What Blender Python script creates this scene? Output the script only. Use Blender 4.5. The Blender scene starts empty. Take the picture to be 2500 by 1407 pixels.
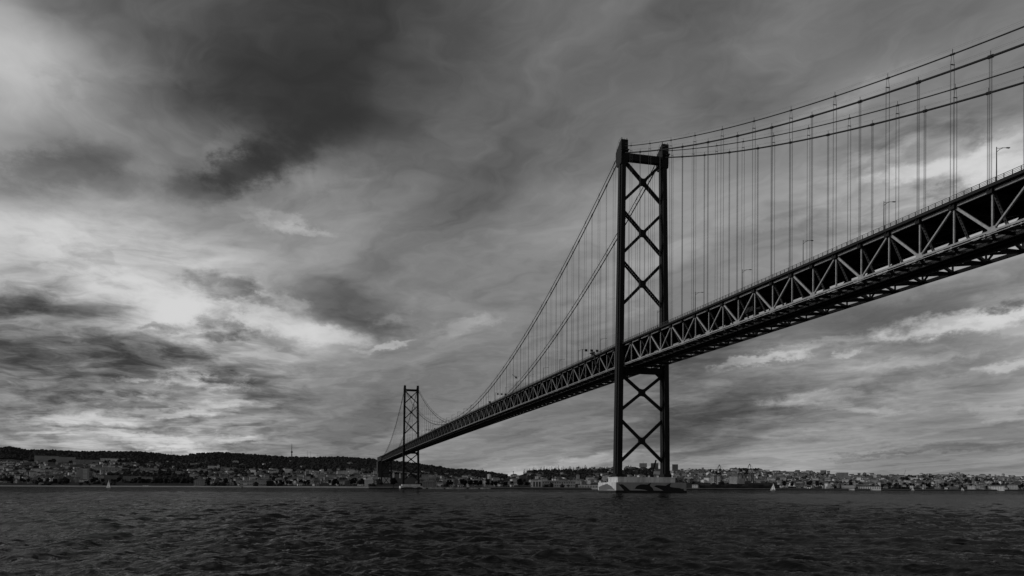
import bpy, math, random
import numpy as np
from mathutils import Matrix, Vector

scene = bpy.context.scene
COL = scene.collection
R = math.radians

# ------------------------------------------------------------------ camera
CAM = Vector((-166.46, -383.18, 1.98))
YAW, PITCH, ROLL = 0.246625, 0.0020574, 0.004132
FPX = 1919.41                       # focal length in pixels of a 2500 px wide picture
fwd = Vector((math.sin(YAW) * math.cos(PITCH), math.cos(YAW) * math.cos(PITCH), math.sin(PITCH)))
rgt = Vector((math.cos(YAW), -math.sin(YAW), 0))
upv = rgt.cross(fwd)
r2 = rgt * math.cos(ROLL) + upv * math.sin(ROLL)
u2 = -rgt * math.sin(ROLL) + upv * math.cos(ROLL)
cam = bpy.data.objects.new('camera', bpy.data.cameras.new('camera'))
COL.objects.link(cam)
cam.data.sensor_width = 36.0
cam.data.lens = FPX / 2500 * 36.0
cam.data.shift_y = 484.64 / 2500
cam.data.clip_start = 0.5
cam.data.clip_end = 40000
m = Matrix((r2, u2, -fwd)).transposed().to_4x4()
m.translation = CAM
cam.matrix_world = m
scene.camera = cam

# ------------------------------------------------------------------ light and exposure
SUN_AZ, SUN_EL = -72.0, 18.0        # degrees; azimuth clockwise from the bridge axis (+Y)
vs = scene.view_settings
vs.view_transform = 'Standard'
vs.look = 'None'
vs.gamma = 1.0
vs.exposure = 0.0
vs.use_curve_mapping = False
scene.render.film_transparent = False
scene.cycles.sample_clamp_direct = 1.5
scene.cycles.sample_clamp_indirect = 1.5
sun = bpy.data.objects.new('sun', bpy.data.lights.new('sun', 'SUN'))
COL.objects.link(sun)
sun.data.energy = 1.3
sun.data.angle = R(15)
sun.data.color = (1, 1, 1)
sdir = Vector((math.sin(R(SUN_AZ)) * math.cos(R(SUN_EL)), math.cos(R(SUN_AZ)) * math.cos(R(SUN_EL)), math.sin(R(SUN_EL))))
sun.rotation_euler = (-sdir).to_track_quat('-Z', 'Y').to_euler()

# ------------------------------------------------------------------ sky: clear sky behind a broken cloud deck, in azimuth and elevation
SKY_EL = [0.6, 2.2, 4, 6, 8.3, 10.6, 13, 15.4, 17.8, 20.2, 22.6, 25, 28, 31.5]
SKY_AZ0, SKY_DAZ = -20.0, 3.4
SKY_ROWS = [
   [140, 144, 160, 158, 148, 139, 134, 130, 131, 136, 149, 159, 160, 156, 152, 147, 142, 140, 136, 135, 140] ,
   [125, 138, 161, 165, 145, 131, 125, 120, 123, 125, 132, 133, 130, 128, 133, 140, 140, 135, 128, 127, 131] ,
   [128, 125, 140, 149, 137, 122, 112, 109, 117, 120, 121, 117, 114, 109, 110, 115, 124, 126, 121, 120, 126] ,
   [114, 117, 111, 131, 142, 122, 112, 110, 119, 123, 120, 118, 115, 110, 108, 114, 120, 127, 144, 126, 149] ,
   [98, 93, 94, 103, 121, 141, 144, 130, 126, 125, 123, 123, 119, 115, 109, 118, 135, 146, 142, 131, 144] ,
   [121, 128, 139, 198, 195, 167, 179, 135, 127, 128, 127, 125, 126, 125, 121, 121, 117, 108, 106, 135, 154] ,
   [174, 160, 181, 184, 163, 145, 132, 116, 118, 124, 125, 128, 132, 134, 133, 133, 134, 133, 128, 127, 133] ,
   [187, 184, 185, 173, 149, 141, 137, 120, 120, 122, 125, 134, 138, 139, 139, 140, 140, 144, 147, 147, 150] ,
   [150, 145, 152, 146, 132, 135, 135, 126, 118, 118, 126, 138, 143, 145, 145, 141, 139, 143, 149, 160, 167] ,
   [159, 130, 127, 127, 110, 112, 123, 117, 107, 103, 111, 128, 138, 143, 143, 141, 140, 141, 149, 157, 150] ,
   [185, 160, 143, 131, 108, 86, 90, 102, 99, 96, 99, 108, 116, 126, 127, 126, 130, 134, 129, 129, 128] ,
   [176, 163, 133, 107, 86, 71, 62, 66, 78, 88, 91, 100, 110, 116, 110, 102, 102, 111, 114, 115, 116] ,
   [155, 123, 101, 86, 76, 66, 60, 62, 69, 79, 91, 97, 98, 101, 105, 103, 100, 96, 97, 102, 110] ,
   [155, 123, 95, 85, 76, 66, 60, 61, 67, 77, 94, 98, 98, 99, 101, 101, 97, 95, 95, 100, 110] ,
]
SKY_BLOBS = [
    (-1.31, 22.87, 4.8, 1.53, 32.1, -10, 0), (-4.58, 25.1, 7.9, 2.42, 24.0, -9, 0), (-7.73, 25.56, 7.16, 2.54, 22.4, -9, 0), (-4.85, 21.01, 2.04, 1.05, 17.1, -19, 1),
    (-7.52, 19.54, 1.98, 1.01, 14.4, -22, 1), (-10.99, 19.08, 1.5, 0.72, 8.2, -10, 1), (-3.09, 21.82, 3.67, 1.09, 28.1, -16, 0), (-12.68, 19.18, 1.46, 0.71, 8.9, -7, 1),
    (-15.69, 19.25, 3.65, 1.1, 21.2, -19, 1), (-17.67, 18.99, 2.02, 0.9, 10.7, -8, 0), (-6.04, 22.43, 1.64, 0.6, 33.0, 10, 0), (-18.42, 24.49, 1.78, 2.25, 13.4, 10, 0),
    (-15.69, 23.95, 0.91, 0.73, -30.8, -8, 0), (0.94, 21.34, 3.46, 0.99, 25.8, 12, 0), (-11.48, 15.2, 7.58, 2.29, -6.3, 14, 0), (-16.36, 13.08, 4.62, 1.23, 1.7, 8, 0),
    (-3.5, 11.63, 3.0, 0.83, -6.6, 30, 1), (0.37, 10.75, 3.41, 0.51, -2.5, 37, 1), (-9.25, 11.98, 3.31, 0.66, -5.6, 28, 0), (-17.02, 15.86, 3.67, 0.71, 8.8, 16, 1),
    (-1.86, 12.83, 1.64, 0.39, -11.4, 22, 1), (-13.39, 14.33, 1.37, 0.36, -23.6, -18, 1), (-16.13, 15.05, 1.96, 0.25, -19.7, -12, 1), (-11.48, 12.92, 2.94, 0.26, -6.9, -16, 1),
    (-6.17, 13.44, 2.24, 0.75, -3.3, -46, 1), (-6.43, 11.15, 1.27, 0.97, 4.2, -52, 1), (-6.69, 10.14, 2.66, 0.32, 3.8, -37, 1), (-9.76, 10.43, 1.53, 0.24, 7.8, -45, 1),
    (-16.36, 11.16, 3.43, 0.5, 1.9, -13, 1), (-18.31, 11.24, 1.97, 0.73, 7.0, -25, 0), (-3.5, 12.72, 1.63, 0.33, -6.1, -22, 1), (-15.01, 8.28, 5.73, 1.89, -1.2, -9, 1),
    (-12.2, 9.36, 2.9, 1.22, -17.5, -12, 1), (-8.62, 8.92, 1.58, 0.54, -6.8, -22, 1), (-7.21, 8.26, 1.82, 0.44, -5.2, -12, 1), (2.07, 12.79, 4.89, 1.4, -9.4, -16, 1),
    (3.51, 11.45, 2.88, 0.8, -11.8, -16, 1), (0.37, 13.93, 3.38, 1.11, -11.6, -10, 0), (5.39, 12.0, 1.03, 0.39, 11.5, 16, 1), (4.81, 10.0, 1.76, 0.2, 9.5, 37, 1),
    (10.55, 11.6, 2.09, 0.46, 12.2, 16, 1), (12.34, 12.1, 1.19, 0.4, 19.6, 7, 1), (-8.5, 7.15, 1.29, 0.49, 3.1, 45, 1), (-6.3, 6.8, 1.46, 0.25, 2.7, 33, 1),
    (-11.96, 6.99, 0.85, 0.21, 3.6, 33, 1), (-9.25, 5.16, 3.35, 0.24, 2.3, 27, 1), (-15.01, 4.31, 2.57, 0.31, 2.6, 31, 1), (-10.5, 3.21, 3.28, 0.38, -7.2, 36, 1),
    (-4.58, 3.51, 1.62, 0.23, 1.4, 34, 1), (-17.24, 3.57, 1.77, 0.25, -7.0, 25, 1), (-8.24, 2.51, 2.86, 0.25, -4.2, 27, 1), (-5.64, 5.91, 1.6, 0.19, 2.3, 22, 1),
    (-12.2, 5.87, 2.2, 0.19, 3.0, 18, 1), (-6.04, 7.36, 1.33, 0.39, 2.8, -30, 1), (-13.39, 6.41, 3.39, 0.47, 3.4, -16, 1), (-7.73, 4.45, 2.35, 0.44, 1.9, -18, 1),
    (-3.5, 7.06, 1.64, 0.39, 2.4, -12, 1), (-16.36, 5.19, 2.74, 0.26, 3.2, -12, 1), (-11.72, 3.98, 2.47, 0.21, 2.1, -16, 1), (-10.25, 2.57, 1.76, 0.16, -3.0, -25, 1),
    (-5.64, 2.79, 2.41, 0.22, 1.2, -16, 1), (45.93, 19.55, 1.74, 0.94, 4.8, 63, 1), (41.65, 19.78, 2.48, 0.48, 0.4, 49, 1), (46.78, 20.83, 1.19, 0.47, 9.4, 18, 1),
    (43.5, 18.61, 1.7, 0.29, 13.8, -22, 1), (46.57, 20.16, 0.77, 0.4, -11.5, -25, 1), (44.84, 19.3, 0.67, 0.32, -10.4, -18, 1), (38.02, 24.7, 3.63, 0.49, 12.6, 14, 0),
    (32.3, 17.83, 1.59, 0.36, 2.2, 12, 1), (39.98, 21.4, 1.79, 0.3, 15.8, 12, 1), (43.27, 10.35, 3.7, 0.61, 3.2, 63, 1), (45.93, 10.66, 1.26, 0.3, 11.0, 27, 1),
    (45.93, 11.15, 0.94, 0.3, 10.7, -37, 1), (41.65, 11.52, 5.67, 0.93, 11.4, -26, 0), (46.78, 9.81, 1.25, 0.49, -0.2, 22, 1), (41.65, 9.99, 3.61, 0.21, 1.4, 18, 1),
    (31.49, 8.89, 2.66, 0.25, 7.6, 39, 1), (34.43, 9.57, 3.55, 0.25, 9.0, 19, 1), (37.01, 9.01, 0.85, 0.24, 12.5, 31, 1), (35.47, 6.18, 2.54, 0.33, 3.0, 28, 1),
    (46.57, 7.69, 1.87, 0.25, 1.2, 34, 1), (37.01, 5.52, 3.95, 0.27, -7.6, 19, 1), (41.65, 8.31, 3.38, 0.31, 6.9, 15, 1), (30.94, 10.44, 6.74, 1.01, 12.9, -16, 0),
    (40.46, 7.21, 4.56, 0.37, 11.9, -13, 1), (45.93, 4.73, 1.93, 0.35, -14.2, 15, 1), (19.49, 1.93, 4.98, 0.39, 8.0, 25, 1), (39.25, 2.45, 2.4, 0.13, 1.3, -21, 1),
    (37.77, 2.09, 1.97, 0.11, 2.6, -16, 1), (43.5, 2.77, 3.5, 0.23, -1.4, -16, 1), (28.73, 5.59, 5.94, 1.15, 23.1, -18, 0), (27.32, 9.05, 4.39, 1.71, 18.0, -10, 0),
    (29.57, 3.14, 3.54, 0.69, 9.6, -12, 1), (35.47, 3.75, 4.99, 0.33, -1.4, 14, 0), (-2.14, 18.13, 1.62, 0.37, -12.4, 18, 1), (-0.75, 17.55, 1.95, 0.24, -5.2, 18, 1),
    (-3.5, 17.75, 1.59, 0.27, -14.3, 9, 1),
]

SKY_TEXTURED = [(-12, 8, 16, 12, 1.0), (42, 19, 11, 6, .8), (33, 7, 20, 5, .35)]     # az, el, radii: where the deck is broken


def build_world():
    w = bpy.data.worlds.new('World')
    scene.world = w
    w.use_nodes = True
    w.cycles.sampling_method = 'MANUAL'
    w.cycles.sample_map_resolution = 256
    nt = w.node_tree
    nt.nodes.clear()
    N, L = nt.nodes, nt.links

    def put(sock, v):
        if isinstance(v, (int, float)):
            sock.default_value = v
        elif isinstance(v, (tuple, list)):
            sock.default_value = v
        else:
            L.new(v, sock)

    def mth(op, a, b=0.0, c=None, clamp=False):
        n = N.new('ShaderNodeMath')
        n.operation = op
        n.use_clamp = clamp
        put(n.inputs[0], a)
        put(n.inputs[1], b)
        if c is not None:
            put(n.inputs[2], c)
        return n.outputs[0]

    def vm(op, a, b=(0, 0, 0), scale=None):
        n = N.new('ShaderNodeVectorMath')
        n.operation = op
        put(n.inputs[0], a)
        if scale is not None:
            put(n.inputs['Scale'], scale)
        else:
            put(n.inputs[1], b)
        return n.outputs['Value' if op in ('DOT_PRODUCT', 'LENGTH') else 'Vector']

    def comb(x, y, z=0.0):
        n = N.new('ShaderNodeCombineXYZ')
        put(n.inputs[0], x)
        put(n.inputs[1], y)
        put(n.inputs[2], z)
        return n.outputs[0]

    def noise(vec, scale, detail=4.0, rough=0.55, color=False, dist=0.0):
        n = N.new('ShaderNodeTexNoise')
        put(n.inputs['Vector'], vec)
        n.inputs['Scale'].default_value = scale
        n.inputs['Detail'].default_value = detail
        n.inputs['Roughness'].default_value = rough
        n.inputs['Distortion'].default_value = dist
        return n.outputs['Color' if color else 'Fac']

    def mapping(vec, loc, rz, sc):
        n = N.new('ShaderNodeMapping')
        n.vector_type = 'TEXTURE'
        put(n.inputs['Vector'], vec)
        n.inputs['Location'].default_value = loc
        n.inputs['Rotation'].default_value = (0, 0, rz)
        n.inputs['Scale'].default_value = sc
        return n.outputs[0]

    def rng(v, a, b, c, d, mode='SMOOTHSTEP'):
        n = N.new('ShaderNodeMapRange')
        n.interpolation_type = mode
        put(n.inputs['Value'], v)
        for k, t in zip(('From Min', 'From Max', 'To Min', 'To Max'), (a, b, c, d)):
            put(n.inputs[k], t)
        return n.outputs[0]

    geo = N.new('ShaderNodeTexCoord')
    dirv = vm('NORMALIZE', geo.outputs['Generated'])
    sep = N.new('ShaderNodeSeparateXYZ')
    L.new(dirv, sep.inputs[0])
    dx, dy, dz = sep.outputs
    dzp = mth('MAXIMUM', dz, 0.0)
    az = mth('MULTIPLY', mth('ARCTAN2', dx, dy), 57.29578)
    el = mth('MULTIPLY', mth('ARCSINE', dzp), 57.29578)
    # cloud deck plane, seen in perspective and drawn out along the wind
    k = mth('ADD', dzp, 0.10)
    plane = comb(mth('DIVIDE', dx, k), mth('DIVIDE', dy, k))
    wind = mapping(plane, (0, 0, 0), R(90 + 16), (3.4, 1.0, 1.0))
    plane2 = mapping(plane, (0, 0, 0), R(90 + 50), (2.2, 1.0, 1.0))
    ae = comb(az, mth('MULTIPLY', el, 1.0))
    aen = comb(mth('MULTIPLY', az, 0.1), mth('MULTIPLY', el, 0.17))

    def centred(colout, amp):
        return vm('MULTIPLY', vm('SUBTRACT', colout, (.5, .5, .5)), amp)
    w1 = centred(noise(aen, 1.3, 2, .5, True), (3.0, 1.6, 0))
    w2 = centred(noise(wind, 2.0, 5, .6, True), (1.6, 1.4, 0))
    w3 = centred(noise(aen, 4.5, 8, .68, True), (7.0, 2.0, 0))
    soft = vm('ADD', vm('ADD', ae, w1), w2)
    ragged = vm('ADD', vm('ADD', ae, vm('SCALE', w2, scale=.6)), w3)

    # broad light and dark of the deck
    ss = N.new('ShaderNodeSeparateXYZ')
    L.new(soft, ss.inputs[0])
    fac = rng(ss.outputs[0], -180, 180, 0, 1, 'LINEAR')
    base = None
    rnd = random.Random(5)
    for i, (e, row) in enumerate(zip(SKY_EL, SKY_ROWS)):
        cr = N.new('ShaderNodeValToRGB')
        L.new(fac, cr.inputs[0])
        cr.color_ramp.interpolation = 'CARDINAL'
        mean = sum(row) / len(row)
        pts = [(SKY_AZ0 + SKY_DAZ * j, v) for j, v in enumerate(row)]
        left, right = row[0], row[-1]
        for j, a in enumerate((-170, -140, -112, -88, -66, -45, -30)):          # the deck goes on the same way all round
            t = max(0, 1 - (SKY_AZ0 - a) / 40)
            pts.append((a, left * t + (mean + rnd.uniform(-22, 22)) * (1 - t)))
        for a in (60, 85, 120, 155):
            t = max(0, 1 - (a - 48) / 40)
            pts.append((a, right * t + (mean + rnd.uniform(-22, 22)) * (1 - t)))
        pts.sort()
        els_ = cr.color_ramp.elements
        while len(els_) < len(pts):
            els_.new(0.5)
        for q, (a, v) in zip(els_, pts):
            q.position = (a + 180) / 360
        for q, (a, v) in zip(els_, pts):
            q.color = (v / 255, v / 255, v / 255, 1)
        out = cr.outputs[0]
        if base is None:
            base = out
        else:
            t = rng(ss.outputs[1], SKY_EL[i - 1], e, 0, 1)
            mx = N.new('ShaderNodeMix')
            mx.data_type = 'FLOAT'
            L.new(t, mx.inputs[0])
            L.new(base, mx.inputs[2])
            L.new(out, mx.inputs[3])
            base = mx.outputs[0]
    # clumps, wisps and gaps
    lum = base
    for (a, e, rx, ry, ang, dl, hard) in SKY_BLOBS:
        m_ = mapping(ragged if min(rx, ry) < 1.2 else soft, (a, e, 0), R(ang), (rx * 1.7, ry * 1.7, 1))
        g = N.new('ShaderNodeTexGradient')
        g.gradient_type = 'SPHERICAL'
        L.new(m_, g.inputs[0])
        t = rng(g.outputs['Fac'], .03 if hard else 0, .7 if hard else .85, 0, dl / 255)
        lum = mth('ADD', lum, t)
    # texture of the deck: smooth streaks overall, finer and stronger where it is broken
    tm = None
    for (a, e, rx, ry, s) in SKY_TEXTURED:
        g = N.new('ShaderNodeTexGradient')
        g.gradient_type = 'SPHERICAL'
        L.new(mapping(soft, (a, e, 0), 0, (rx, ry, 1)), g.inputs[0])
        t = rng(g.outputs['Fac'], 0, .6, 0, s)
        tm = t if tm is None else mth('MAXIMUM', tm, t)
    flat = comb(mth('DIVIDE', dx, mth('ADD', dzp, .11)), mth('DIVIDE', dy, mth('ADD', dzp, .11)))
    # billows: the same field sampled twice, a step towards the light apart, gives lit and shaded sides
    wplane = vm('ADD', wind, centred(noise(plane, 1.4, 4, .6, True), (.9, .9, 0)))
    b0 = noise(wplane, 1.6, 9, .58)
    b1 = noise(vm('ADD', wplane, (.10, .07, 0)), 1.6, 9, .58)
    relief = mth('SUBTRACT', b0, b1)
    fplane = vm('ADD', flat, centred(noise(flat, 1.1, 4, .6, True), (.8, .8, 0)))
    f0 = noise(fplane, 2.6, 9, .62)
    f1 = noise(vm('ADD', fplane, (.06, .06, 0)), 2.6, 9, .62)
    frelief = mth('SUBTRACT', f0, f1)
    n1 = mth('SUBTRACT', noise(wind, .9, 5, .5, dist=.5), .5)
    n3 = mth('SUBTRACT', rng(f0, .36, .64, 0, 1), .5)
    lum = mth('ADD', lum, mth('MULTIPLY', n1, .24))
    lum = mth('ADD', lum, mth('MULTIPLY', mth('SUBTRACT', b0, .5), .16))
    lum = mth('ADD', lum, mth('MULTIPLY', relief, .34))
    lum = mth('ADD', lum, mth('MULTIPLY', n3, mth('MULTIPLY', tm, .15)))
    lum = mth('ADD', lum, mth('MULTIPLY', frelief, mth('MULTIPLY', tm, .42)))
    lum = mth('MULTIPLY_ADD', mth('SUBTRACT', lum, .45), 1.14, .46)
    lum = mth('SMOOTH_MIN', mth('SMOOTH_MAX', lum, .2, .12), .84, .3)
    cloud = mth('POWER', lum, 2.2)
    sky = N.new('ShaderNodeTexSky')
    sky.sky_type = 'NISHITA'
    sky.sun_disc = False
    sky.sun_elevation = R(SUN_EL)
    sky.sun_rotation = R(SUN_AZ)
    bw = N.new('ShaderNodeRGBToBW')
    L.new(sky.outputs[0], bw.inputs[0])
    clear = mth('MINIMUM', mth('MULTIPLY', bw.outputs[0], 0.05), .5)
    mx = N.new('ShaderNodeMix')
    mx.data_type = 'FLOAT'
    mx.inputs[0].default_value = .95                     # cloud cover
    L.new(clear, mx.inputs[2])
    L.new(cloud, mx.inputs[3])
    bg = N.new('ShaderNodeBackground')
    L.new(mx.outputs[0], bg.inputs[0])
    bg.inputs[1].default_value = 1.0
    o = N.new('ShaderNodeOutputWorld')
    L.new(bg.outputs[0], o.inputs[0])


build_world()

# ------------------------------------------------------------------ helpers
def tag(o, label=None, cat=None, group=None, kind=None):
    for k_, v_ in (('label', label), ('category', cat), ('group', group), ('kind', kind)):
        if v_:
            o[k_] = v_
    return o


def empty(name, loc=(0, 0, 0), rz=0.0):
    o = bpy.data.objects.new(name, None)
    COL.objects.link(o)
    o.location = loc
    o.rotation_euler = (0, 0, rz)
    o.empty_display_size = 1
    return o


def link(name, me, parent=None):
    o = bpy.data.objects.new(name, me)
    COL.objects.link(o)
    if parent is not None:
        o.parent = parent
    return o


def copy_tree(o, parent=None):
    c = o.copy()
    COL.objects.link(c)
    c.parent = parent
    for ch in list(o.children):
        copy_tree(ch, c)
    return c


class MB:
    """collects simple solids and links them as one mesh object"""

    def __init__(s):
        s.v, s.f = [], []

    def poly(s, vs, fs):
        b = len(s.v)
        s.v += [tuple(p) for p in vs]
        s.f += [tuple(b + i for i in f) for f in fs]
        return s

    def box(s, x0, x1, y0, y1, z0, z1):
        return s.poly([(x0, y0, z0), (x1, y0, z0), (x1, y1, z0), (x0, y1, z0), (x0, y0, z1), (x1, y0, z1), (x1, y1, z1), (x0, y1, z1)],
                      [(3, 2, 1, 0), (4, 5, 6, 7), (0, 1, 5, 4), (1, 2, 6, 5), (2, 3, 7, 6), (3, 0, 4, 7)])

    def bar(s, p, q, w, h, ref=(1, 0, 0), ext=0.0):
        """box beam from p to q; w along ref, h across it"""
        p, q = Vector(p), Vector(q)
        d = (q - p).normalized()
        p, q = p - d * ext, q + d * ext
        a = Vector(ref)
        a = (a - d * a.dot(d))
        a.normalize()
        b = d.cross(a)
        a, b = a * w / 2, b * h / 2
        return s.poly([p - a - b, p + a - b, p + a + b, p - a + b, q - a - b, q + a - b, q + a + b, q - a + b],
                      [(3, 2, 1, 0), (4, 5, 6, 7), (0, 1, 5, 4), (1, 2, 6, 5), (2, 3, 7, 6), (3, 0, 4, 7)])

    def tube(s, pts, r, n=8, caps=True):
        pts = [Vector(p) for p in pts]
        rs = r if isinstance(r, (list, tuple)) else [r] * len(pts)
        b = len(s.v)
        for i, p in enumerate(pts):
            d = (pts[min(i + 1, len(pts) - 1)] - pts[max(i - 1, 0)]).normalized()
            a = Vector((1, 0, 0)) if abs(d.x) < .9 else Vector((0, 1, 0))
            a = (a - d * a.dot(d)).normalized()
            c = d.cross(a)
            for j in range(n):
                t = 2 * math.pi * j / n
                s.v.append(tuple(p + (a * math.cos(t) + c * math.sin(t)) * rs[i]))
        for i in range(len(pts) - 1):
            for j in range(n):
                k_ = (j + 1) % n
                s.f.append((b + i * n + j, b + i * n + k_, b + (i + 1) * n + k_, b + (i + 1) * n + j))
        if caps:
            s.f.append(tuple(b + j for j in reversed(range(n))))
            e = b + (len(pts) - 1) * n
            s.f.append(tuple(e + j for j in range(n)))
        return s

    def prism(s, pts, d):
        """polygon pts (3d) extruded by vector d"""
        n = len(pts)
        d = Vector(d)
        vs = [Vector(p) for p in pts] + [Vector(p) + d for p in pts]
        return s.poly(vs, [tuple(reversed(range(n))), tuple(range(n, 2 * n))] + [(i, (i + 1) % n, n + (i + 1) % n, n + i) for i in range(n)])

    def loft(s, rings):
        n = len(rings[0])
        b = len(s.v)
        for r_ in rings:
            s.v += [tuple(p) for p in r_]
        for i in range(len(rings) - 1):
            for j in range(n):
                k_ = (j + 1) % n
                s.f.append((b + i * n + j, b + i * n + k_, b + (i + 1) * n + k_, b + (i + 1) * n + j))
        s.f.append(tuple(b + j for j in reversed(range(n))))
        s.f.append(tuple(b + (len(rings) - 1) * n + j for j in range(n)))
        return s

    def mesh(s, name, mat, smooth=False):
        me = bpy.data.meshes.new(name)
        me.from_pydata(s.v, [], s.f)
        me.materials.append(mat)
        if smooth:
            me.shade_smooth()
        return me

    def build(s, name, mat, parent=None, smooth=False, kind=None, label=None):
        o = link(name, s.mesh(name, mat, smooth), parent)
        return tag(o, label=label, kind=kind)


def material(name, val, rough=.6, var=.0, scale=1.0, spec=.4, streak=False, bump=0.0, coords='Object'):
    m_ = bpy.data.materials.new(name)
    m_.use_nodes = True
    nt = m_.node_tree
    p = nt.nodes['Principled BSDF']
    p.inputs['Base Color'].default_value = (val, val, val, 1)
    p.inputs['Roughness'].default_value = rough
    p.inputs['Specular IOR Level'].default_value = spec
    if var or bump:
        tc = nt.nodes.new('ShaderNodeTexCoord')
        mp = nt.nodes.new('ShaderNodeMapping')
        nt.links.new(tc.outputs[coords], mp.inputs[0])
        mp.inputs['Scale'].default_value = (scale, scale, scale * (.12 if streak else 1))
        nz = nt.nodes.new('ShaderNodeTexNoise')
        nt.links.new(mp.outputs[0], nz.inputs['Vector'])
        nz.inputs['Scale'].default_value = 1.0
        nz.inputs['Detail'].default_value = 6
        nz.inputs['Roughness'].default_value = .65
        rp = nt.nodes.new('ShaderNodeValToRGB')
        nt.links.new(nz.outputs['Fac'], rp.inputs[0])
        a, b = max(0.0, val * (1 - var)), val * (1 + var)
        rp.color_ramp.elements[0].position = .3
        rp.color_ramp.elements[0].color = (a, a, a, 1)
        rp.color_ramp.elements[1].position = .7
        rp.color_ramp.elements[1].color = (b, b, b, 1)
        nt.links.new(rp.outputs[0], p.inputs['Base Color'])
        if bump:
            bm = nt.nodes.new('ShaderNodeBump')
            bm.inputs['Strength'].default_value = bump
            nt.links.new(nz.outputs['Fac'], bm.inputs['Height'])
            nt.links.new(bm.outputs[0], p.inputs['Normal'])
    return m_


M = {
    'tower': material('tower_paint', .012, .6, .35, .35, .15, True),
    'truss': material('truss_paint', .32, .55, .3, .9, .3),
    'truss2': material('truss_paint_shaded', .22, .6, .35, .7, .25),  # truss paint darkened: the main span's shading is put into the colour
    'truss3': material('truss_paint_far_shaded', .13, .6, .35, .7, .2),  # darker again: dimming of the distant truss painted into the colour
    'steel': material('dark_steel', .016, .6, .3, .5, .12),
    'sway': material('sway_brace_paint', .07, .6, .3, .8, .15),
    'cable': material('cable_paint', .014, .6, .2, .5, .2),
    'rope': material('hanger_rope', .08, .6, 0, 1, .2),
    'deck': material('deck_concrete', .03, .8, .25, .3, .2),
    'rail': material('railing_paint', .06, .6, .2, 1, .2),
    'concrete': material('pier_concrete', .62, .85, .32, .35, .2, True, .15),
    'wetc': material('tide_stained_concrete', .012, .6, .3, .4, .3),
    'paintd': material('mural_dark_paint', .018, .6, .2, 1.2, .2),
    'paintm': material('mural_grey_paint', .13, .7, .2, .8, .2),
    'paintl': material('mural_pale_paint', .45, .7, .2, .8, .2),
    'paintw': material('mural_wash_paint', .34, .8, .2, .5, .2, True),
    'black': material('black_metal', .015, .5, 0, 1, .3),
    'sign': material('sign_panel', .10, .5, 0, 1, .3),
    'sail': material('sail_cloth', .75, .8, .1, 1, .2),
    'white': material('white_paint', .6, .5, .1, .5, .3),
}

# ------------------------------------------------------------------ suspension bridge
P = 1013.0 / 88                       # panel length
TX, DEPTH = 10.64, 9.63               # truss plane and depth
CX = 11.35                            # cable plane
S_END, N_END = -42, 130               # first and last panel points


def zt(y):                            # top chord level
    if y < 0:
        return 76.35 + .01418 * y
    if y <= 1013:
        return 76.35 + .9 * (1 - ((y - 506.5) / 506.5) ** 2) + .6 * y / 1013
    return 76.95 - .004 * (y - 1013)


def cable_z(y, second):
    top, mid, a, b = (180.4, 81.5, .394, .00036) if second else (177.0, 78.1, .4006, .000377)
    if y < 0:
        return top + a * y + b * y * y
    if y <= 1013:
        return mid + (top - mid) * ((y - 506.5) / 506.5) ** 2
    t = y - 1013
    return top - a * t + b * t * t


bridge = tag(empty('suspension_bridge'), 'long dark suspension bridge with two braced steel towers crossing the river', 'bridge')


def leg_c(z):
    t = (z - 8.14) / (176.9 - 8.14)
    return 13.40 - 1.99 * t, 3.75 - .45 * t, 6.3 - .8 * t      # centre offset, width across, width along


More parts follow.
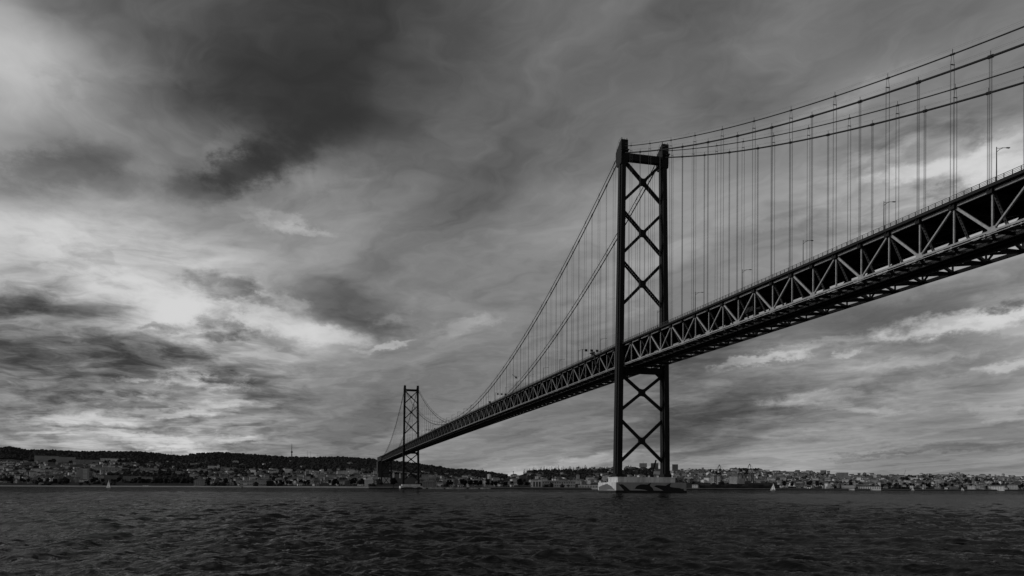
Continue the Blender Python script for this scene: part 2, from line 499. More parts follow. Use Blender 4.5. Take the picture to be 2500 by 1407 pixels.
def build_tower(y0, detail):
    for sx in (-1, 1):
        rings = []
        for z in (9.5, 60, 120, 174.5):
            c, wx, wy = leg_c(z)
            a, b = wx / 2, wy / 2
            n1, n2 = .55, 1.5
            ring = [(-a, -b + n2), (-a + n1, -b + n2), (-a + n1, -b), (a - n1, -b), (a - n1, -b + n2), (a, -b + n2),
                    (a, b - n2), (a - n1, b - n2), (a - n1, b), (-a + n1, b), (-a + n1, b - n2), (-a, b - n2)]
            rings.append([(sx * c + px, y0 + py, z) for px, py in ring])
        leg = MB().loft(rings).build('tower_leg', M['tower'], bridge)
        c, wx, wy = leg_c(8.14)
        MB().box(sx * c - wx / 2 - .25, sx * c + wx / 2 + .25, y0 - wy / 2 - .3, y0 + wy / 2 + .3, 7.7, 9.6).build('leg_shoe', M['tower'], leg)
        c, wx, wy = leg_c(176)
        x0, x1 = sx * c - wx / 2 - .2, sx * c + wx / 2 + .2
        prof = [(-2.9, 170.5), (-3.25, 173), (-3.25, 182.7), (-2.2, 182.7), (4.6, 178.4), (4.6, 173.6), (3.0, 170.2)]
        MB().prism([(x0, y0 + py, pz) for py, pz in prof], (x1 - x0, 0, 0)).build('saddle_housing', M['tower'], leg)
        MB().box(x0 - .35, x1 + .35, y0 - 4.3, y0 - 3.0, 177.0, 177.5).prism([(x0, y0 - 3.25, 175.6), (x0, y0 - 4.2, 177.02), (x0, y0 - 3.25, 177.02)], (x1 - x0, 0, 0)).build('platform', M['tower'], leg)
        k_ = MB()
        for (px, py, h) in ((x0 + .3, -2.6, 1.2), (x1 - .3, -2.6, 1.2), (x0 + .3, .4, .0), (x1 - .3, .4, .0), (x0 + .3, 3.9, .6), (sx * c, .3, 2.6), (sx * c + .7, -.8, 1.6)):
            k_.bar((px, y0 + py, 178.0 if py > 3 else 180.6), (px, y0 + py, 182.6 + h - (2.6 if py > 3 else 0)), .14, .14)
        for px in (x0 + .3, x1 - .3):
            k_.bar((px, y0 - 2.6, 183.7), (px, y0 + .4, 183.7), .08, .08).bar((px, y0 + .4, 183.7), (px, y0 + 3.9, 180.9), .08, .08)
        k_.box(sx * c - .9, sx * c + .9, y0 - 1.6, y0 + .2, 182.5, 183.2)
        k_.build('guard_rail', M['black'], leg)

    def inner(z):
        c, wx, wy = leg_c(z)
        return c - wx / 2 + .3
    for zhi, zlo, laced in ((172.6, 152.6, 1), (146.2, 125.2, 1), (120.0, 98.2, 1), (61.2, 43.2, 0), (37.6, 16.2, 0)):
        xh, xl = inner(zhi), inner(zlo)
        zc = zhi - (zhi - zlo) * xh / (xh + xl)
        g = MB()
        s_ = 1.6
        pts = []
        for t in range(24):                                    # gusset with hollowed sides
            a = 2 * math.pi * t / 24
            rr = 1.75 + .95 * abs(math.cos(2 * (a - math.pi / 4))) ** 3
            pts.append((rr * math.cos(a), y0 - .75, zc + rr * math.sin(a)))
        g.prism(pts, (0, 1.5, 0))
        gus = g.build('brace_gusset', M['tower'], bridge)
        for sx in (-1, 1):
            # member falling from west to east is a laced pair of channels, the other a closed box
            p, q = Vector((-sx * xh, y0, zhi)), Vector((sx * xl, y0, zlo))
            m_ = MB()
            if sx == 1 and laced and detail:
                d = (q - p).normalized()
                nrm = Vector((0, 1, 0)).cross(d)
                for o_ in (-.62, .62):
                    m_.bar(p + nrm * o_, q + nrm * o_, 1.1, .62, (0, 1, 0), .3)
                ln = (q - p).length
                n_ = int(ln / 1.25)
                for i in range(n_ + 1):
                    c_ = p + d * (ln * i / n_)
                    m_.bar(c_ - d * .3, c_ + d * .3, 1.0, .62, (0, 1, 0))
            else:
                m_.bar(p, q, 1.2, 1.5, (0, 1, 0), .3)
            m_.build('cross_brace', M['tower'], gus)
    xi = inner(175)
    ts = MB().box(-xi - .3, xi + .3, y0 - 1.5, y0 + 1.5, 173.0, 176.6).build('top_strut', M['tower'], bridge)
    r_ = MB()
    for yy in (-1.4, 1.4):
        for i in range(9):
            x = -xi + 2 * xi * i / 8
            r_.bar((x, y0 + yy, 176.5), (x, y0 + yy, 177.7), .06, .06)
        r_.bar((-xi, y0 + yy, 177.7), (xi, y0 + yy, 177.7), .07, .07).bar((-xi, y0 + yy, 177.15), (xi, y0 + yy, 177.15), .05, .05)
    r_.build('guard_rail', M['black'], ts)
    xi = inner(63)
    d_ = MB().box(-xi - .3, xi + .3, y0 - 1.6, y0 + 1.6, 62.2, 65.2)
    for sx in (-1, 1):
        d_.prism([(sx * (xi + .2), y0 - .8, 62.3), (sx * (xi - 3.6), y0 - .8, 62.3), (sx * (xi + .2), y0 - .8, 59.0)], (0, 1.6, 0))
    d_.build('deck_strut', M['tower'], bridge)


build_tower(0, True)
build_tower(1013, True)


def node(k_, sx, bottom=False):
    y = k_ * P
    return Vector((sx * TX, y, zt(y) - (DEPTH if bottom else 0)))


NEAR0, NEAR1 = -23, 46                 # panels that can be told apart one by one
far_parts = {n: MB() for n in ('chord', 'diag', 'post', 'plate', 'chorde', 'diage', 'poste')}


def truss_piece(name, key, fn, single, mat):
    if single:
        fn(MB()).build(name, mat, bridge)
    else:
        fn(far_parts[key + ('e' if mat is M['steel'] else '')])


for sx in (-1, 1):
    TM = M['truss'] if sx < 0 else M['steel']           # same paint on the east truss; its shade is put into the colour
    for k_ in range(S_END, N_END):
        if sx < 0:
            TM = M['truss'] if k_ < 0 else M['truss2']      # same paint on the main span, its dimmer light painted in
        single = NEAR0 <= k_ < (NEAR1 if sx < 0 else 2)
        a, b = node(k_, sx), node(k_ + 1, sx)
        c, d = node(k_, sx, True), node(k_ + 1, sx, True)
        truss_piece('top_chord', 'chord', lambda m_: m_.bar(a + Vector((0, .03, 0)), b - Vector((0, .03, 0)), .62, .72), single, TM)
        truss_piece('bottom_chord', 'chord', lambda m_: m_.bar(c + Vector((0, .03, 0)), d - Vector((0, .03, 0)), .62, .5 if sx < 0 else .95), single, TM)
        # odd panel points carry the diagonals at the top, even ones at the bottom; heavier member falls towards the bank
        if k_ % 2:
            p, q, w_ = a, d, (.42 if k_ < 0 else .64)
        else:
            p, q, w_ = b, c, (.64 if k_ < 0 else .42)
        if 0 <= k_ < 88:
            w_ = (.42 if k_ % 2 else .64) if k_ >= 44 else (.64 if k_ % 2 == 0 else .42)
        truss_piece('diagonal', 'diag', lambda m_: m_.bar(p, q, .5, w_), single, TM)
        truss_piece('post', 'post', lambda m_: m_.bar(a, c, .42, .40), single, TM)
        # node plates: dark box at every top joint, gusset at the bottom joints with diagonals
        if single:
            w2 = .95 if k_ % 2 else .75
            MB().box(sx * 10.95 - .75, sx * 10.95 + .75, a.y - w2, a.y + w2, a.z - .85, a.z + .75).build('joint_box', M['steel'], bridge)
            if k_ % 2 == 0:
                MB().prism([(sx * TX - .36, c.y - 1.5, c.z - .45), (sx * TX - .36, c.y + 1.5, c.z - .45), (sx * TX - .36, c.y + .9, c.z + 1.0), (sx * TX - .36, c.y - .9, c.z + 1.0)], (.72, 0, 0)).build('gusset_plate', TM, bridge)
        else:
            far_parts['plate'].box(sx * 10.95 - .75, sx * 10.95 + .75, a.y - .8, a.y + .8, a.z - .85, a.z + .75)
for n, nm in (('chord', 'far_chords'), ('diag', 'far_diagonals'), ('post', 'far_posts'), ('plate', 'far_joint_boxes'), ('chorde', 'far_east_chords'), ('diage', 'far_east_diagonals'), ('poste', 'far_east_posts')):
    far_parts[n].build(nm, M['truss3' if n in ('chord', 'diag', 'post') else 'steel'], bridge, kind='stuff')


def strip(m_, y0, y1, fn, n=None):
    """run fn(ya, yb) over panel-long pieces so that long members follow the camber"""
    k0, k1 = round(y0 / P), round(y1 / P)
    for k_ in range(k0, k1):
        fn(m_, k_ * P, (k_ + 1) * P)
    return m_


YS, YN = S_END * P, N_END * P
# road deck, edge beams and stringers below it
def slab(x0, x1, o0, o1):
    def f(m_, ya, yb):
        za, zb = zt(ya), zt(yb)
        m_.poly([(x0, ya, za + o0), (x1, ya, za + o0), (x1, yb, zb + o0), (x0, yb, zb + o0), (x0, ya, za + o1), (x1, ya, za + o1), (x1, yb, zb + o1), (x0, yb, zb + o1)],
                [(3, 2, 1, 0), (4, 5, 6, 7), (0, 1, 5, 4), (1, 2, 6, 5), (2, 3, 7, 6), (3, 0, 4, 7)])
    return f


deck = strip(MB(), YS, YN, slab(-12.2, 12.2, .55, 1.0)).build('road_deck', M['deck'], bridge)
for x in (-12.42, 12.02):
    strip(MB(), YS, YN, slab(x, x + .4, .35, 1.12)).build('edge_beam', M['steel'], deck)
for x in (-8, -4, 0, 4, 8):
    strip(MB(), YS, YN, slab(x - .25, x + .25, -.35, .552)).build('stringer', M['steel'], deck)
fb, fb2, lat, lat2, sway, sway2 = MB(), MB(), MB(), MB(), MB(), MB()
for k_ in range(S_END, N_END + 1):
    y = k_ * P
    z, zb = zt(y), zt(y) - DEPTH
    near = NEAR0 <= k_ <= 12
    # road floor beam, deep and dark, with cantilever ends
    m_ = MB() if near else fb
    m_.prism([(-9.9, y - .3, z + .53), (-9.9, y - .3, z - .75), (-4.5, y - .3, z - 1.6), (4.5, y - .3, z - 1.6), (9.9, y - .3, z - .35), (9.9, y - .3, z + .53)], (0, .6, 0))
    for sx in (-1, 1):
        m_.prism([(sx * 9.9, y - .2, z + .5), (sx * 12.0, y - .2, z + .5), (sx * 12.0, y - .2, z + .0), (sx * 9.9, y - .2, z - .8)], (0, .4, 0))
    if near:
        m_.build('floor_beam', M['steel'], bridge)
    # rail floor beam
    m_ = MB() if near else fb2
    m_.box(-10.3, 10.3, y - .3, y + .3, zb - .5, zb + .25)
    if near:
        m_.build('rail_floor_beam', M['steel'], bridge)
    # sway braces from the top joints down to the rail deck, pierced by round-edged holes
    for sx in (-1, 1):
        p, q = Vector((sx * 10.2, y, z - .6)), Vector((sx * 5.6, y, zb + .5))
        m_ = MB() if near else sway
        if near and k_ < 6:
            d = (q - p).normalized()
            nr = d.cross(Vector((0, 1, 0)))
            for o_ in (-.27, .27):
                m_.bar(p + Vector((0, o_, 0)), q + Vector((0, o_, 0)), .2, .3, (0, 1, 0))
            ln = (q - p).length
            for i in range(11):
                c_ = p + d * (ln * (i + .5) / 11)
                m_.bar(c_ - d * .22, c_ + d * .22, .36, .28, (0, 1, 0))
        else:
            m_.bar(p, q, .7, .3, (0, 1, 0))
        if near:
            m_.build('sway_brace', M['sway'], bridge)
    if k_ < N_END:
        # bottom lateral bracing fanning out from each bottom joint to the rail girder
        zb2 = zt(y + P) - DEPTH
        for sx in (-1, 1):
            m_ = MB() if near else lat
            m_.bar((sx * 10.4, y + .4, zb), ((-4.7 if sx < 0 else 2.5), y + P * .46, (zb + zb2) / 2), .7, .62)
            m_.bar((sx * 10.4, y + P - .4, zb2), ((-4.7 if sx < 0 else 2.5), y + P * .54, (zb + zb2) / 2), .7, .62)
            if near:
                m_.build('lateral_brace', M['steel'], bridge)
for m_, nm in ((fb, 'far_floor_beams'), (fb2, 'far_rail_floor_beams'), (lat, 'far_lateral_braces'), (sway, 'far_sway_braces')):
    m_.build(nm, M['steel'], bridge, kind='stuff')
# rail deck: closed trough with lit side webs, walkways and service pipes beside it
rd = strip(MB(), YS, YN, slab(-4.6, 2.6, -DEPTH + .62, -DEPTH + 1.0)).build('rail_deck', M['deck'], bridge)
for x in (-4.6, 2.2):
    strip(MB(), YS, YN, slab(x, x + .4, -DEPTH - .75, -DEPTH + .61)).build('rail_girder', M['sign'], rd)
for x in (-1.9, 1.0):
    strip(MB(), YS, YN, slab(x, x + .4, -DEPTH - .6, -DEPTH + .61)).build('rail_stringer', M['steel'], rd)
strip(MB(), YS, YN, slab(-4.15, 2.15, -DEPTH - .15, -DEPTH - .05)).build('rail_soffit', M['steel'], rd)
strip(MB(), YS, YN, slab(-7.7, -6.9, -DEPTH + .28, -DEPTH + .36)).build('walkway', M['steel'], bridge)
for x, o_ in ((-9.6, .3), (-9.1, .3), (-6.3, .3), (-5.6, .3), (-11.15, -.82)):
    strip(MB(), YS, YN, slab(x, x + .16, -DEPTH + o_, -DEPTH + o_ + .16)).build('service_pipe', M['truss' if o_ < 0 else 'steel'], bridge)
# guard rails of the rail deck seen against the sky
gr = MB()
for x in (-5.0, 2.8):
    strip(gr, YS, YN, slab(x, x + .06, -DEPTH + 2.0, -DEPTH + 2.07))
    for i in range(int((260 + 240) / 2.9)):
        y = -250 + i * 2.9
        gr.box(x, x + .06, y, y + .06, zt(y) - DEPTH + .9, zt(y) - DEPTH + 2.02)
gr.build('rail_deck_guard', M['steel'], bridge, kind='stuff')
# railings of the road
for sx in (-1, 1):
    x = sx * 12.2
    rl = MB()
    for o_ in (1.45, 1.8, 2.15):
        strip(rl, YS, YN, slab(x - .05, x + .05, o_, o_ + (.10 if o_ > 2 else .06)))
    rl = rl.build('railing', M['rail'], bridge)
    ps = MB()
    n_ = int((YN - YS) / (P / 5))
    for i in range(n_):
        y = YS + i * P / 5
        ps.box(x - .07, x + .07, y - .07, y + .07, zt(y) + 1.0, zt(y) + 2.2)
    ps.build('railing_posts', M['rail'], rl, kind='stuff')
# trucks of the deck furniture: crash barriers on the median
strip(MB(), YS, YN, slab(-.35, .35, 1.0, 1.8)).build('median_barrier', M['deck'], bridge)

# cables, bands and hand ropes
for sx in (-1, 1):
    for second in (0, 1):
        x = sx * CX
        r_ = .19 if second else .30
        ys = [YS + i * (YN - YS) / 420 for i in range(421)]
        ys = sorted(set(ys + [0.0, 1013.0]))
        pts = [(x, y, cable_z(y, second)) for y in ys]
        cb = MB().tube(pts, r_, 8).build('second_cable' if second else 'main_cable', M['cable'], bridge, smooth=True)
        hr = MB()
        for o_ in (-.45, .45):
            hr.tube([(x + o_, y, z + 1.15 + r_) for (_, y, z) in pts[::2]], .018, 3)
        hr.build('hand_rope', M['rope'], cb, kind='stuff')
        bands = MB()
        far_h = MB()
        for k_ in range(S_END + 1, N_END):
            if k_ in (0, 88) or (k_ % 2 == 0) == bool(second):
                continue
            y = k_ * P
            z, zb = cable_z(y, second), zt(y) + .6
            dz = (cable_z(y + .5, second) - cable_z(y - .5, second))
            b_ = MB() if NEAR0 <= k_ <= 30 else bands
            b_.tube([(x, y - .65, z - .65 * dz), (x, y + .65, z + .65 * dz)], r_ * 1.5, 8)
            b_.bar((x, y, z), (x, y, z + 1.15 + r_), .1, .1)
            b_.bar((x - .5, y, z + 1.15 + r_), (x + .5, y, z + 1.15 + r_), .06, .06)
            if NEAR0 <= k_ <= 30:
                b_.build('cable_band', M['cable'], cb)
            if z - zb < 1.6:
                continue
            h_ = MB() if NEAR0 <= k_ < 88 else far_h
            if second:                                  # the later ropes straddle the first cable and hang from a spreader
                zs = z - 2.6 if z - zb > 6 else z - .6
                for o_ in (-.55, .55):
                    for q in (-.09, .09):
                        h_.bar((x + o_, y + q, zs), (x + o_, y + q, zb), .048, .048)
                    h_.bar((x + o_ * .4, y, z), (x + o_, y, zs), .07, .07)
                h_.bar((x - .62, y, zs), (x + .62, y, zs), .22, .16, (0, 1, 0))
            else:
                for o_ in (-.3, .3):
                    for q in (-.11, .11):
                        h_.bar((x + q, y + o_, z), (x + q, y + o_, zb), .055, .055)
            if NEAR0 <= k_ < 88:
                h_.build('hanger', M['rope'], bridge)
        bands.build('far_cable_bands', M['cable'], cb, kind='stuff')
        far_h.build('far_hangers', M['rope'], bridge, kind='stuff')

# end bent and anchorage on the far bank, and the same out of frame on the near one
for y0, s_ in ((N_END * P, 1), (S_END * P, -1)):
    for yy in (0, 14 * s_):
        b_ = MB()
        for sx in (-1, 1):
            b_.bar((sx * 11.2, y0 + yy, 3), (sx * 11.2, y0 + yy, 66.5), 1.6, 1.6)
        b_.build('end_bent', M['tower'], bridge)
        c_ = MB()
        for zlo, zhi in ((5, 34), (36, 65)):
            c_.bar((-11, y0 + yy, zlo), (11, y0 + yy, zhi), .7, .7, (0, 1, 0)).bar((11, y0 + yy, zlo), (-11, y0 + yy, zhi), .7, .7, (0, 1, 0))
        c_.bar((-11, y0 + yy, 35), (11, y0 + yy, 35), .9, .9, (0, 1, 0))
        c_.build('bent_bracing', M['tower'], bridge)


# ------------------------------------------------------------------ concrete piers in the water
def X_(cx_):
    return (cx_ - 1412.5) * 38.6 / 1715


def Z_(cy_):
    return (640 - cy_) * .0202


def pier(y0, label, mural):
    o = tag(empty('bridge_pier', (0, y0, 0)), label, 'pier', 'concrete piers under the bridge towers')
    MB().box(-19.3, 19.3, -12.8, 12.8, .9, 5.15).build('lower_block', M['concrete'], o)
    MB().box(-16.0, 16.0, -6.7, 6.7, 5.1, 7.75).build('upper_block', M['concrete'], o)
    MB().box(-16.2, 16.2, -6.9, 6.9, 7.6, 7.95).build('cap_slab', M['concrete'], o)
    MB().box(-19.5, 19.5, -13.0, 13.0, -3, 1.05).build('fender', M['wetc'], o)
    rl = MB()
    for i in range(14):
        x = -19 + i * 38 / 13
        rl.bar((x, -12.5, 5.1), (x, -12.5, 6.2), .06, .06)
    rl.bar((-19, -12.5, 6.2), (19, -12.5, 6.2), .05, .05).bar((-19, -12.5, 5.7), (19, -12.5, 5.7), .05, .05)
    rl.build('hand_rail', M['rope'], o)

    def paint(name, pts, mat, dy, face='s'):
        m_ = MB()
        if face == 's':
            m_.prism([(X_(a), -12.8 - dy, Z_(b)) for a, b in pts], (0, dy + .02, 0))
        else:
            m_.prism([(-19.3 - dy, 12.8 - (a - 150) * 25.6 / 405, Z_(b)) for a, b in pts], (dy + .02, 0, 0))
        return m_.build(name, mat, o)
    if mural:
        paint('mural_ground', [(556, 388), (2268, 388), (2268, 592), (556, 592)], M['paintw'], .006)
        d1 = [(610, 430), (650, 440), (690, 430), (725, 446), (760, 470), (800, 502), (840, 540), (890, 590), (750, 590), (720, 560), (690, 530), (660, 500), (630, 462)]
        d2 = [(980, 555), (1010, 545), (1030, 500), (1050, 478), (1080, 460), (1140, 438), (1230, 432), (1310, 440), (1350, 410), (1380, 401), (1410, 398), (1385, 424), (1372, 450), (1375, 470),
              (1400, 492), (1430, 520), (1450, 550), (1465, 590), (1330, 590), (1160, 570), (1150, 560), (1040, 552)]
        d3 = [(1450, 495), (1490, 485), (1500, 468), (1520, 455), (1560, 452), (1640, 455), (1760, 465), (1820, 425), (1860, 409), (1900, 402), (1875, 432), (1862, 465), (1870, 488), (1890, 500), (2000, 515), (2100, 522), (2160, 545),
              (2215, 535), (2200, 560), (2215, 590), (1700, 590), (1640, 560), (1580, 530), (1500, 500)]
        for d_ in (d1, d2, d3):
            paint('painted_dolphin', d_, M['paintd'], .016)
        for d_ in ([(612, 445), (640, 470), (690, 525), (745, 588), (700, 588), (672, 540)], [(978, 560), (1040, 556), (1150, 562), (1240, 572), (1325, 588), (1240, 588), (1160, 577), (1040, 574)],
                   [(1456, 500), (1500, 504), (1560, 524), (1630, 560), (1690, 588), (1640, 588), (1600, 556), (1550, 530), (1500, 514)]):
            paint('painted_belly', d_, M['paintl'], .024)
        paint('painted_wave', [(163, 500), (260, 452), (365, 418), (380, 435), (450, 480), (500, 545), (520, 545), (520, 584), (165, 584)], M['paintm'], .016, 'w')
        paint('painted_crest', [(345, 580), (400, 570), (470, 574), (512, 572), (512, 582), (345, 583)], M['paintl'], .024, 'w')
    else:
        paint('painted_band', [(556, 560), (900, 500), (1400, 500), (1700, 560), (2000, 470), (2260, 560), (2260, 592), (556, 592)], M['paintd'], .016)
    return o


pier(0, 'pale concrete pier with painted leaping dolphins under the near bridge tower', True)
pier(1013, 'small pale concrete pier at the foot of the far bridge tower', False)

# ------------------------------------------------------------------ on the deck: lamps, sign gantries, inspection gear
def make_lamp():
    o = empty('street_lamp')
    MB().tube([(0, 0, 0), (0, 0, .5), (0, 0, 8.2)], [.2, .13, .09], 8).build('pole', M['black'], o)
    MB().tube([(0, 0, 7.0), (.9, 0, 7.75), (1.9, 0, 8.2), (3.0, 0, 8.35)], .06, 6).tube([(0, 0, 7.9), (.9, 0, 8.0), (1.9, 0, 8.25)], .05, 6).build('arm', M['black'], o)
    MB().loft([[(2.8, -.14, 8.25), (2.8, .14, 8.25), (2.8, .14, 8.42), (2.8, -.14, 8.42)], [(3.7, -.2, 8.28), (3.7, .2, 8.28), (3.7, .2, 8.46), (3.7, -.2, 8.46)]]).build('lamp_head', M['black'], o)
    return o


ORD = ['first', 'second', 'third', 'fourth', 'fifth', 'sixth', 'seventh', 'eighth', 'ninth', 'tenth', 'eleventh', 'twelfth', 'thirteenth', 'fourteenth', 'fifteenth',
       'sixteenth', 'seventeenth', 'eighteenth', 'nineteenth', 'twentieth', 'twenty-first', 'twenty-second', 'twenty-third', 'twenty-fourth', 'twenty-fifth', 'twenty-sixth', 'twenty-seventh', 'twenty-eighth']
lamp0 = make_lamp()
lamp_i = 0
for i in range(-7, 27):
    y = -7.6 + i * 37.5
    if abs(y) < 9 or abs(y - 1013) < 9:
        continue
    o = lamp0 if lamp_i == 0 else copy_tree(lamp0)
    lamp_i += 1
    o.location = (-12.0, y, zt(y) + 1.0)
    if y < 0:
        lb = 'curved-arm street lamp on the near side span, %s to the right of the near tower' % ORD[-i - 1]
    else:
        lb = 'curved-arm street lamp on the main span, %s beyond the near tower' % ORD[i - 1]
    tag(o, lb, 'street lamp', 'street lamps along the bridge deck')


def gantry(y, label):
    o = tag(empty('sign_gantry', (-12.3, y, zt(y) + 1.0)), label, 'sign gantry', 'sign gantries over the bridge road')
    MB().bar((.2, 0, 0), (.2, 0, 7.2), .35, .35).build('post', M['black'], o)
    MB().bar((12.2, 0, 0), (12.2, 0, 7.2), .35, .35).build('post', M['black'], o)
    b_ = MB().bar((0, 0, 7.2), (12.4, 0, 7.2), .25, .25).bar((0, 0, 6.0), (12.4, 0, 6.0), .25, .25)
    for i in range(7):
        x = .2 + i * 2
        b_.bar((x, 0, 6.0), (x, 0, 7.2), .12, .12, (0, 1, 0))
    b_.build('beam', M['black'], o)
    for x in (2.5, 6.0, 9.5):
        MB().box(x - .8, x + .8, -.3, -.15, 5.9, 7.3).build('signal_panel', M['black'], o)


gantry(60, 'sign gantry with small panels over the road just beyond the near tower')
gantry(292, 'smaller sign gantry over the road about a third along the main span')
gantry(742, 'tiny sign gantry over the road close to the far tower')


def traveller(y, label):
    o = tag(empty('inspection_traveller', (0, y, zt(y))), label, 'traveller', 'inspection travellers hung on the bridge truss')
    MB().bar((-13.3, -4.2, -6.8), (-13.3, 1.2, 2.6), .5, 1.0).build('swing_arm', M['steel'], o)
    MB().bar((-13.3, 0, 2.4), (-13.3, 7, 2.9), .6, .8).bar((-13.3, 3.4, 1.1), (-13.3, 3.4, 2.6), .6, 2.0).build('carriage', M['steel'], o)
    MB().bar((-13.4, .5, 1.6), (-11.5, .5, 1.6), .4, .4).bar((-13.4, 6, 2.4), (-11.5, 6, 2.4), .4, .4).build('bracket', M['steel'], o)


traveller(36, 'dark inspection traveller slung outside the truss beside the sign gantry')
traveller(306, 'dark inspection traveller slung outside the truss along the main span')
traveller(640, 'faint dark inspection traveller on the truss nearest the far tower')
ip = tag(empty('inspection_platform', (0, -119, zt(-119) - 6.0)), 'dark box-like inspection platform hung inside the truss right of the near tower', 'platform')
MB().box(-9.4, -6.2, -4.2, 1.4, -.6, .0).build('floor', M['steel'], ip)
MB().box(-9.5, -9.3, -4.2, 1.4, -.2, 1.1).box(-6.3, -6.1, -4.2, 1.4, -.2, 1.1).build('side_panel', M['steel'], ip)
MB().bar((-9, -3, 0), (-9, -3, 4.5), .12, .12).bar((-9, 1, 0), (-9, 1, 4.5), .12, .12).build('suspension_rod', M['steel'], ip)

# ------------------------------------------------------------------ river
rng_ = np.random.default_rng(11)
HOR = Vector((fwd.x, fwd.y, 0)).normalized()


def build_water():
    front = np.linspace(-R(54), R(54), 600)
    back = np.linspace(R(54), 2 * math.pi - R(54), 44)[1:-1]
    th = np.concatenate([front, back])
    rl_ = [.6, 3, 6, 9, 13.0]
    while rl_[-1] < 7200:                                 # rings spread out smoothly with distance
        r_ = rl_[-1]
        rl_.append(r_ * (1.0027 + .0050 * min(1.0, max(0.0, (r_ - 30) / 300)) + .03 * min(1.0, max(0.0, (r_ - 2200) / 2000))))
    rr = np.array(rl_)
    T, RR = np.meshgrid(th, rr)
    a = YAW + T
    x = CAM.x + RR * np.sin(a)
    y = CAM.y + RR * np.cos(a)
    gap = np.gradient(rr)[:, None] * np.ones_like(RR)      # ring spacing
    z = np.zeros_like(x)
    ox, oy = np.zeros_like(x), np.zeros_like(x)
    n = 150
    lam = np.exp(rng_.uniform(math.log(.17), math.log(2.8), n))
    lam = np.concatenate([lam, np.linspace(3.2, 9.0, 22)])
    n = len(lam)
    wind = YAW + R(196)                                   # waves run towards the viewer, a little to the left
    ang = wind + rng_.normal(0, R(33), n)
    ph = rng_.uniform(0, 2 * math.pi, n)
    for l_, g, p in zip(lam, ang, ph):
        k_ = 2 * math.pi / l_
        s_ = .046 if l_ < 1.0 else .032 if l_ < 3 else .019
        amp = s_ / k_ * np.clip((l_ / gap - 1.8) / 2.0, 0, 1)
        q = k_ * (x * math.sin(g) + y * math.cos(g)) + p
        z += amp * np.cos(q)
        ox -= .45 * amp * math.sin(g) * np.sin(q)
        oy -= .45 * amp * math.cos(g) * np.sin(q)
    x = x + ox
    y = y + oy
    nr, nc = x.shape
    co = np.stack([x, y, z], -1).reshape(-1, 3).astype(np.float32)
    i, j = np.meshgrid(np.arange(nr - 1), np.arange(nc), indexing='ij')
    j2 = (j + 1) % nc
    f = np.stack([i * nc + j, i * nc + j2, (i + 1) * nc + j2, (i + 1) * nc + j], -1).reshape(-1, 4)
    co = np.concatenate([co, [[CAM.x, CAM.y, 0]]]).astype(np.float32)
    tri = np.array([[len(co) - 1, (q + 1) % nc, q] for q in range(nc)])
    me = bpy.data.meshes.new('river')
    me.vertices.add(len(co))
    me.vertices.foreach_set('co', co.ravel())
    nl = f.size + tri.size
    me.loops.add(nl)
    me.loops.foreach_set('vertex_index', np.concatenate([f.ravel(), tri.ravel()]).astype(np.int32))
    np_ = len(f) + len(tri)
    me.polygons.add(np_)
    me.polygons.foreach_set('loop_start', np.concatenate([np.arange(len(f)) * 4, f.size + np.arange(len(tri)) * 3]).astype(np.int32))
    me.polygons.foreach_set('loop_total', np.concatenate([np.full(len(f), 4), np.full(len(tri), 3)]).astype(np.int32))
    me.update(calc_edges=True)
    me.shade_smooth()
    m_ = bpy.data.materials.new('river_water')
    m_.use_nodes = True
    nt = m_.node_tree
    nt.nodes.clear()
    deep = nt.nodes.new('ShaderNodeBsdfDiffuse')
    deep.inputs['Color'].default_value = (.006, .006, .006, 1)
    glo = nt.nodes.new('ShaderNodeBsdfGlossy')
    glo.inputs['Roughness'].default_value = .04
    fre = nt.nodes.new('ShaderNodeFresnel')
    fre.inputs['IOR'].default_value = 1.33
    den = nt.nodes.new('ShaderNodeMath')                  # ripples too small to model hide one another at a glancing view
    den.operation = 'MULTIPLY_ADD'
    nt.links.new(fre.outputs[0], den.inputs[0])
    den.inputs[1].default_value = 4.7
    den.inputs[2].default_value = 1.0
    num = nt.nodes.new('ShaderNodeMath')
    num.operation = 'MULTIPLY'
    nt.links.new(fre.outputs[0], num.inputs[0])
    num.inputs[1].default_value = 1.42
    cap = nt.nodes.new('ShaderNodeMath')
    cap.operation = 'DIVIDE'
    nt.links.new(num.outputs[0], cap.inputs[0])
    nt.links.new(den.outputs[0], cap.inputs[1])
    mixs = nt.nodes.new('ShaderNodeMixShader')
    outm = nt.nodes.new('ShaderNodeOutputMaterial')
    nt.links.new(cap.outputs[0], mixs.inputs[0])
    nt.links.new(deep.outputs[0], mixs.inputs[1])
    nt.links.new(glo.outputs[0], mixs.inputs[2])
    nt.links.new(mixs.outputs[0], outm.inputs[0])
    tc = nt.nodes.new('ShaderNodeTexCoord')
    h = None
    for sc, amp, rz in ((.22, .42, .3), (.9, .13, .5), (3.5, .036, .2), (10.0, .012, .4)):
        mp = nt.nodes.new('ShaderNodeMapping')
        nt.links.new(tc.outputs['Object'], mp.inputs[0])
        mp.inputs['Rotation'].default_value = (0, 0, -(YAW + rz))
        mp.inputs['Scale'].default_value = (sc * .45, sc * 1.4, sc)
        nz = nt.nodes.new('ShaderNodeTexNoise')
        nt.links.new(mp.outputs[0], nz.inputs['Vector'])
        nz.inputs['Scale'].default_value = 1.0
        nz.inputs['Detail'].default_value = 3
        nz.inputs['Distortion'].default_value = .4
        mu = nt.nodes.new('ShaderNodeMath')
        mu.operation = 'MULTIPLY'
        nt.links.new(nz.outputs['Fac'], mu.inputs[0])
        mu.inputs[1].default_value = amp
        if h is None:
            h = mu.outputs[0]
        else:
            ad = nt.nodes.new('ShaderNodeMath')
            nt.links.new(h, ad.inputs[0])
            nt.links.new(mu.outputs[0], ad.inputs[1])
            h = ad.outputs[0]
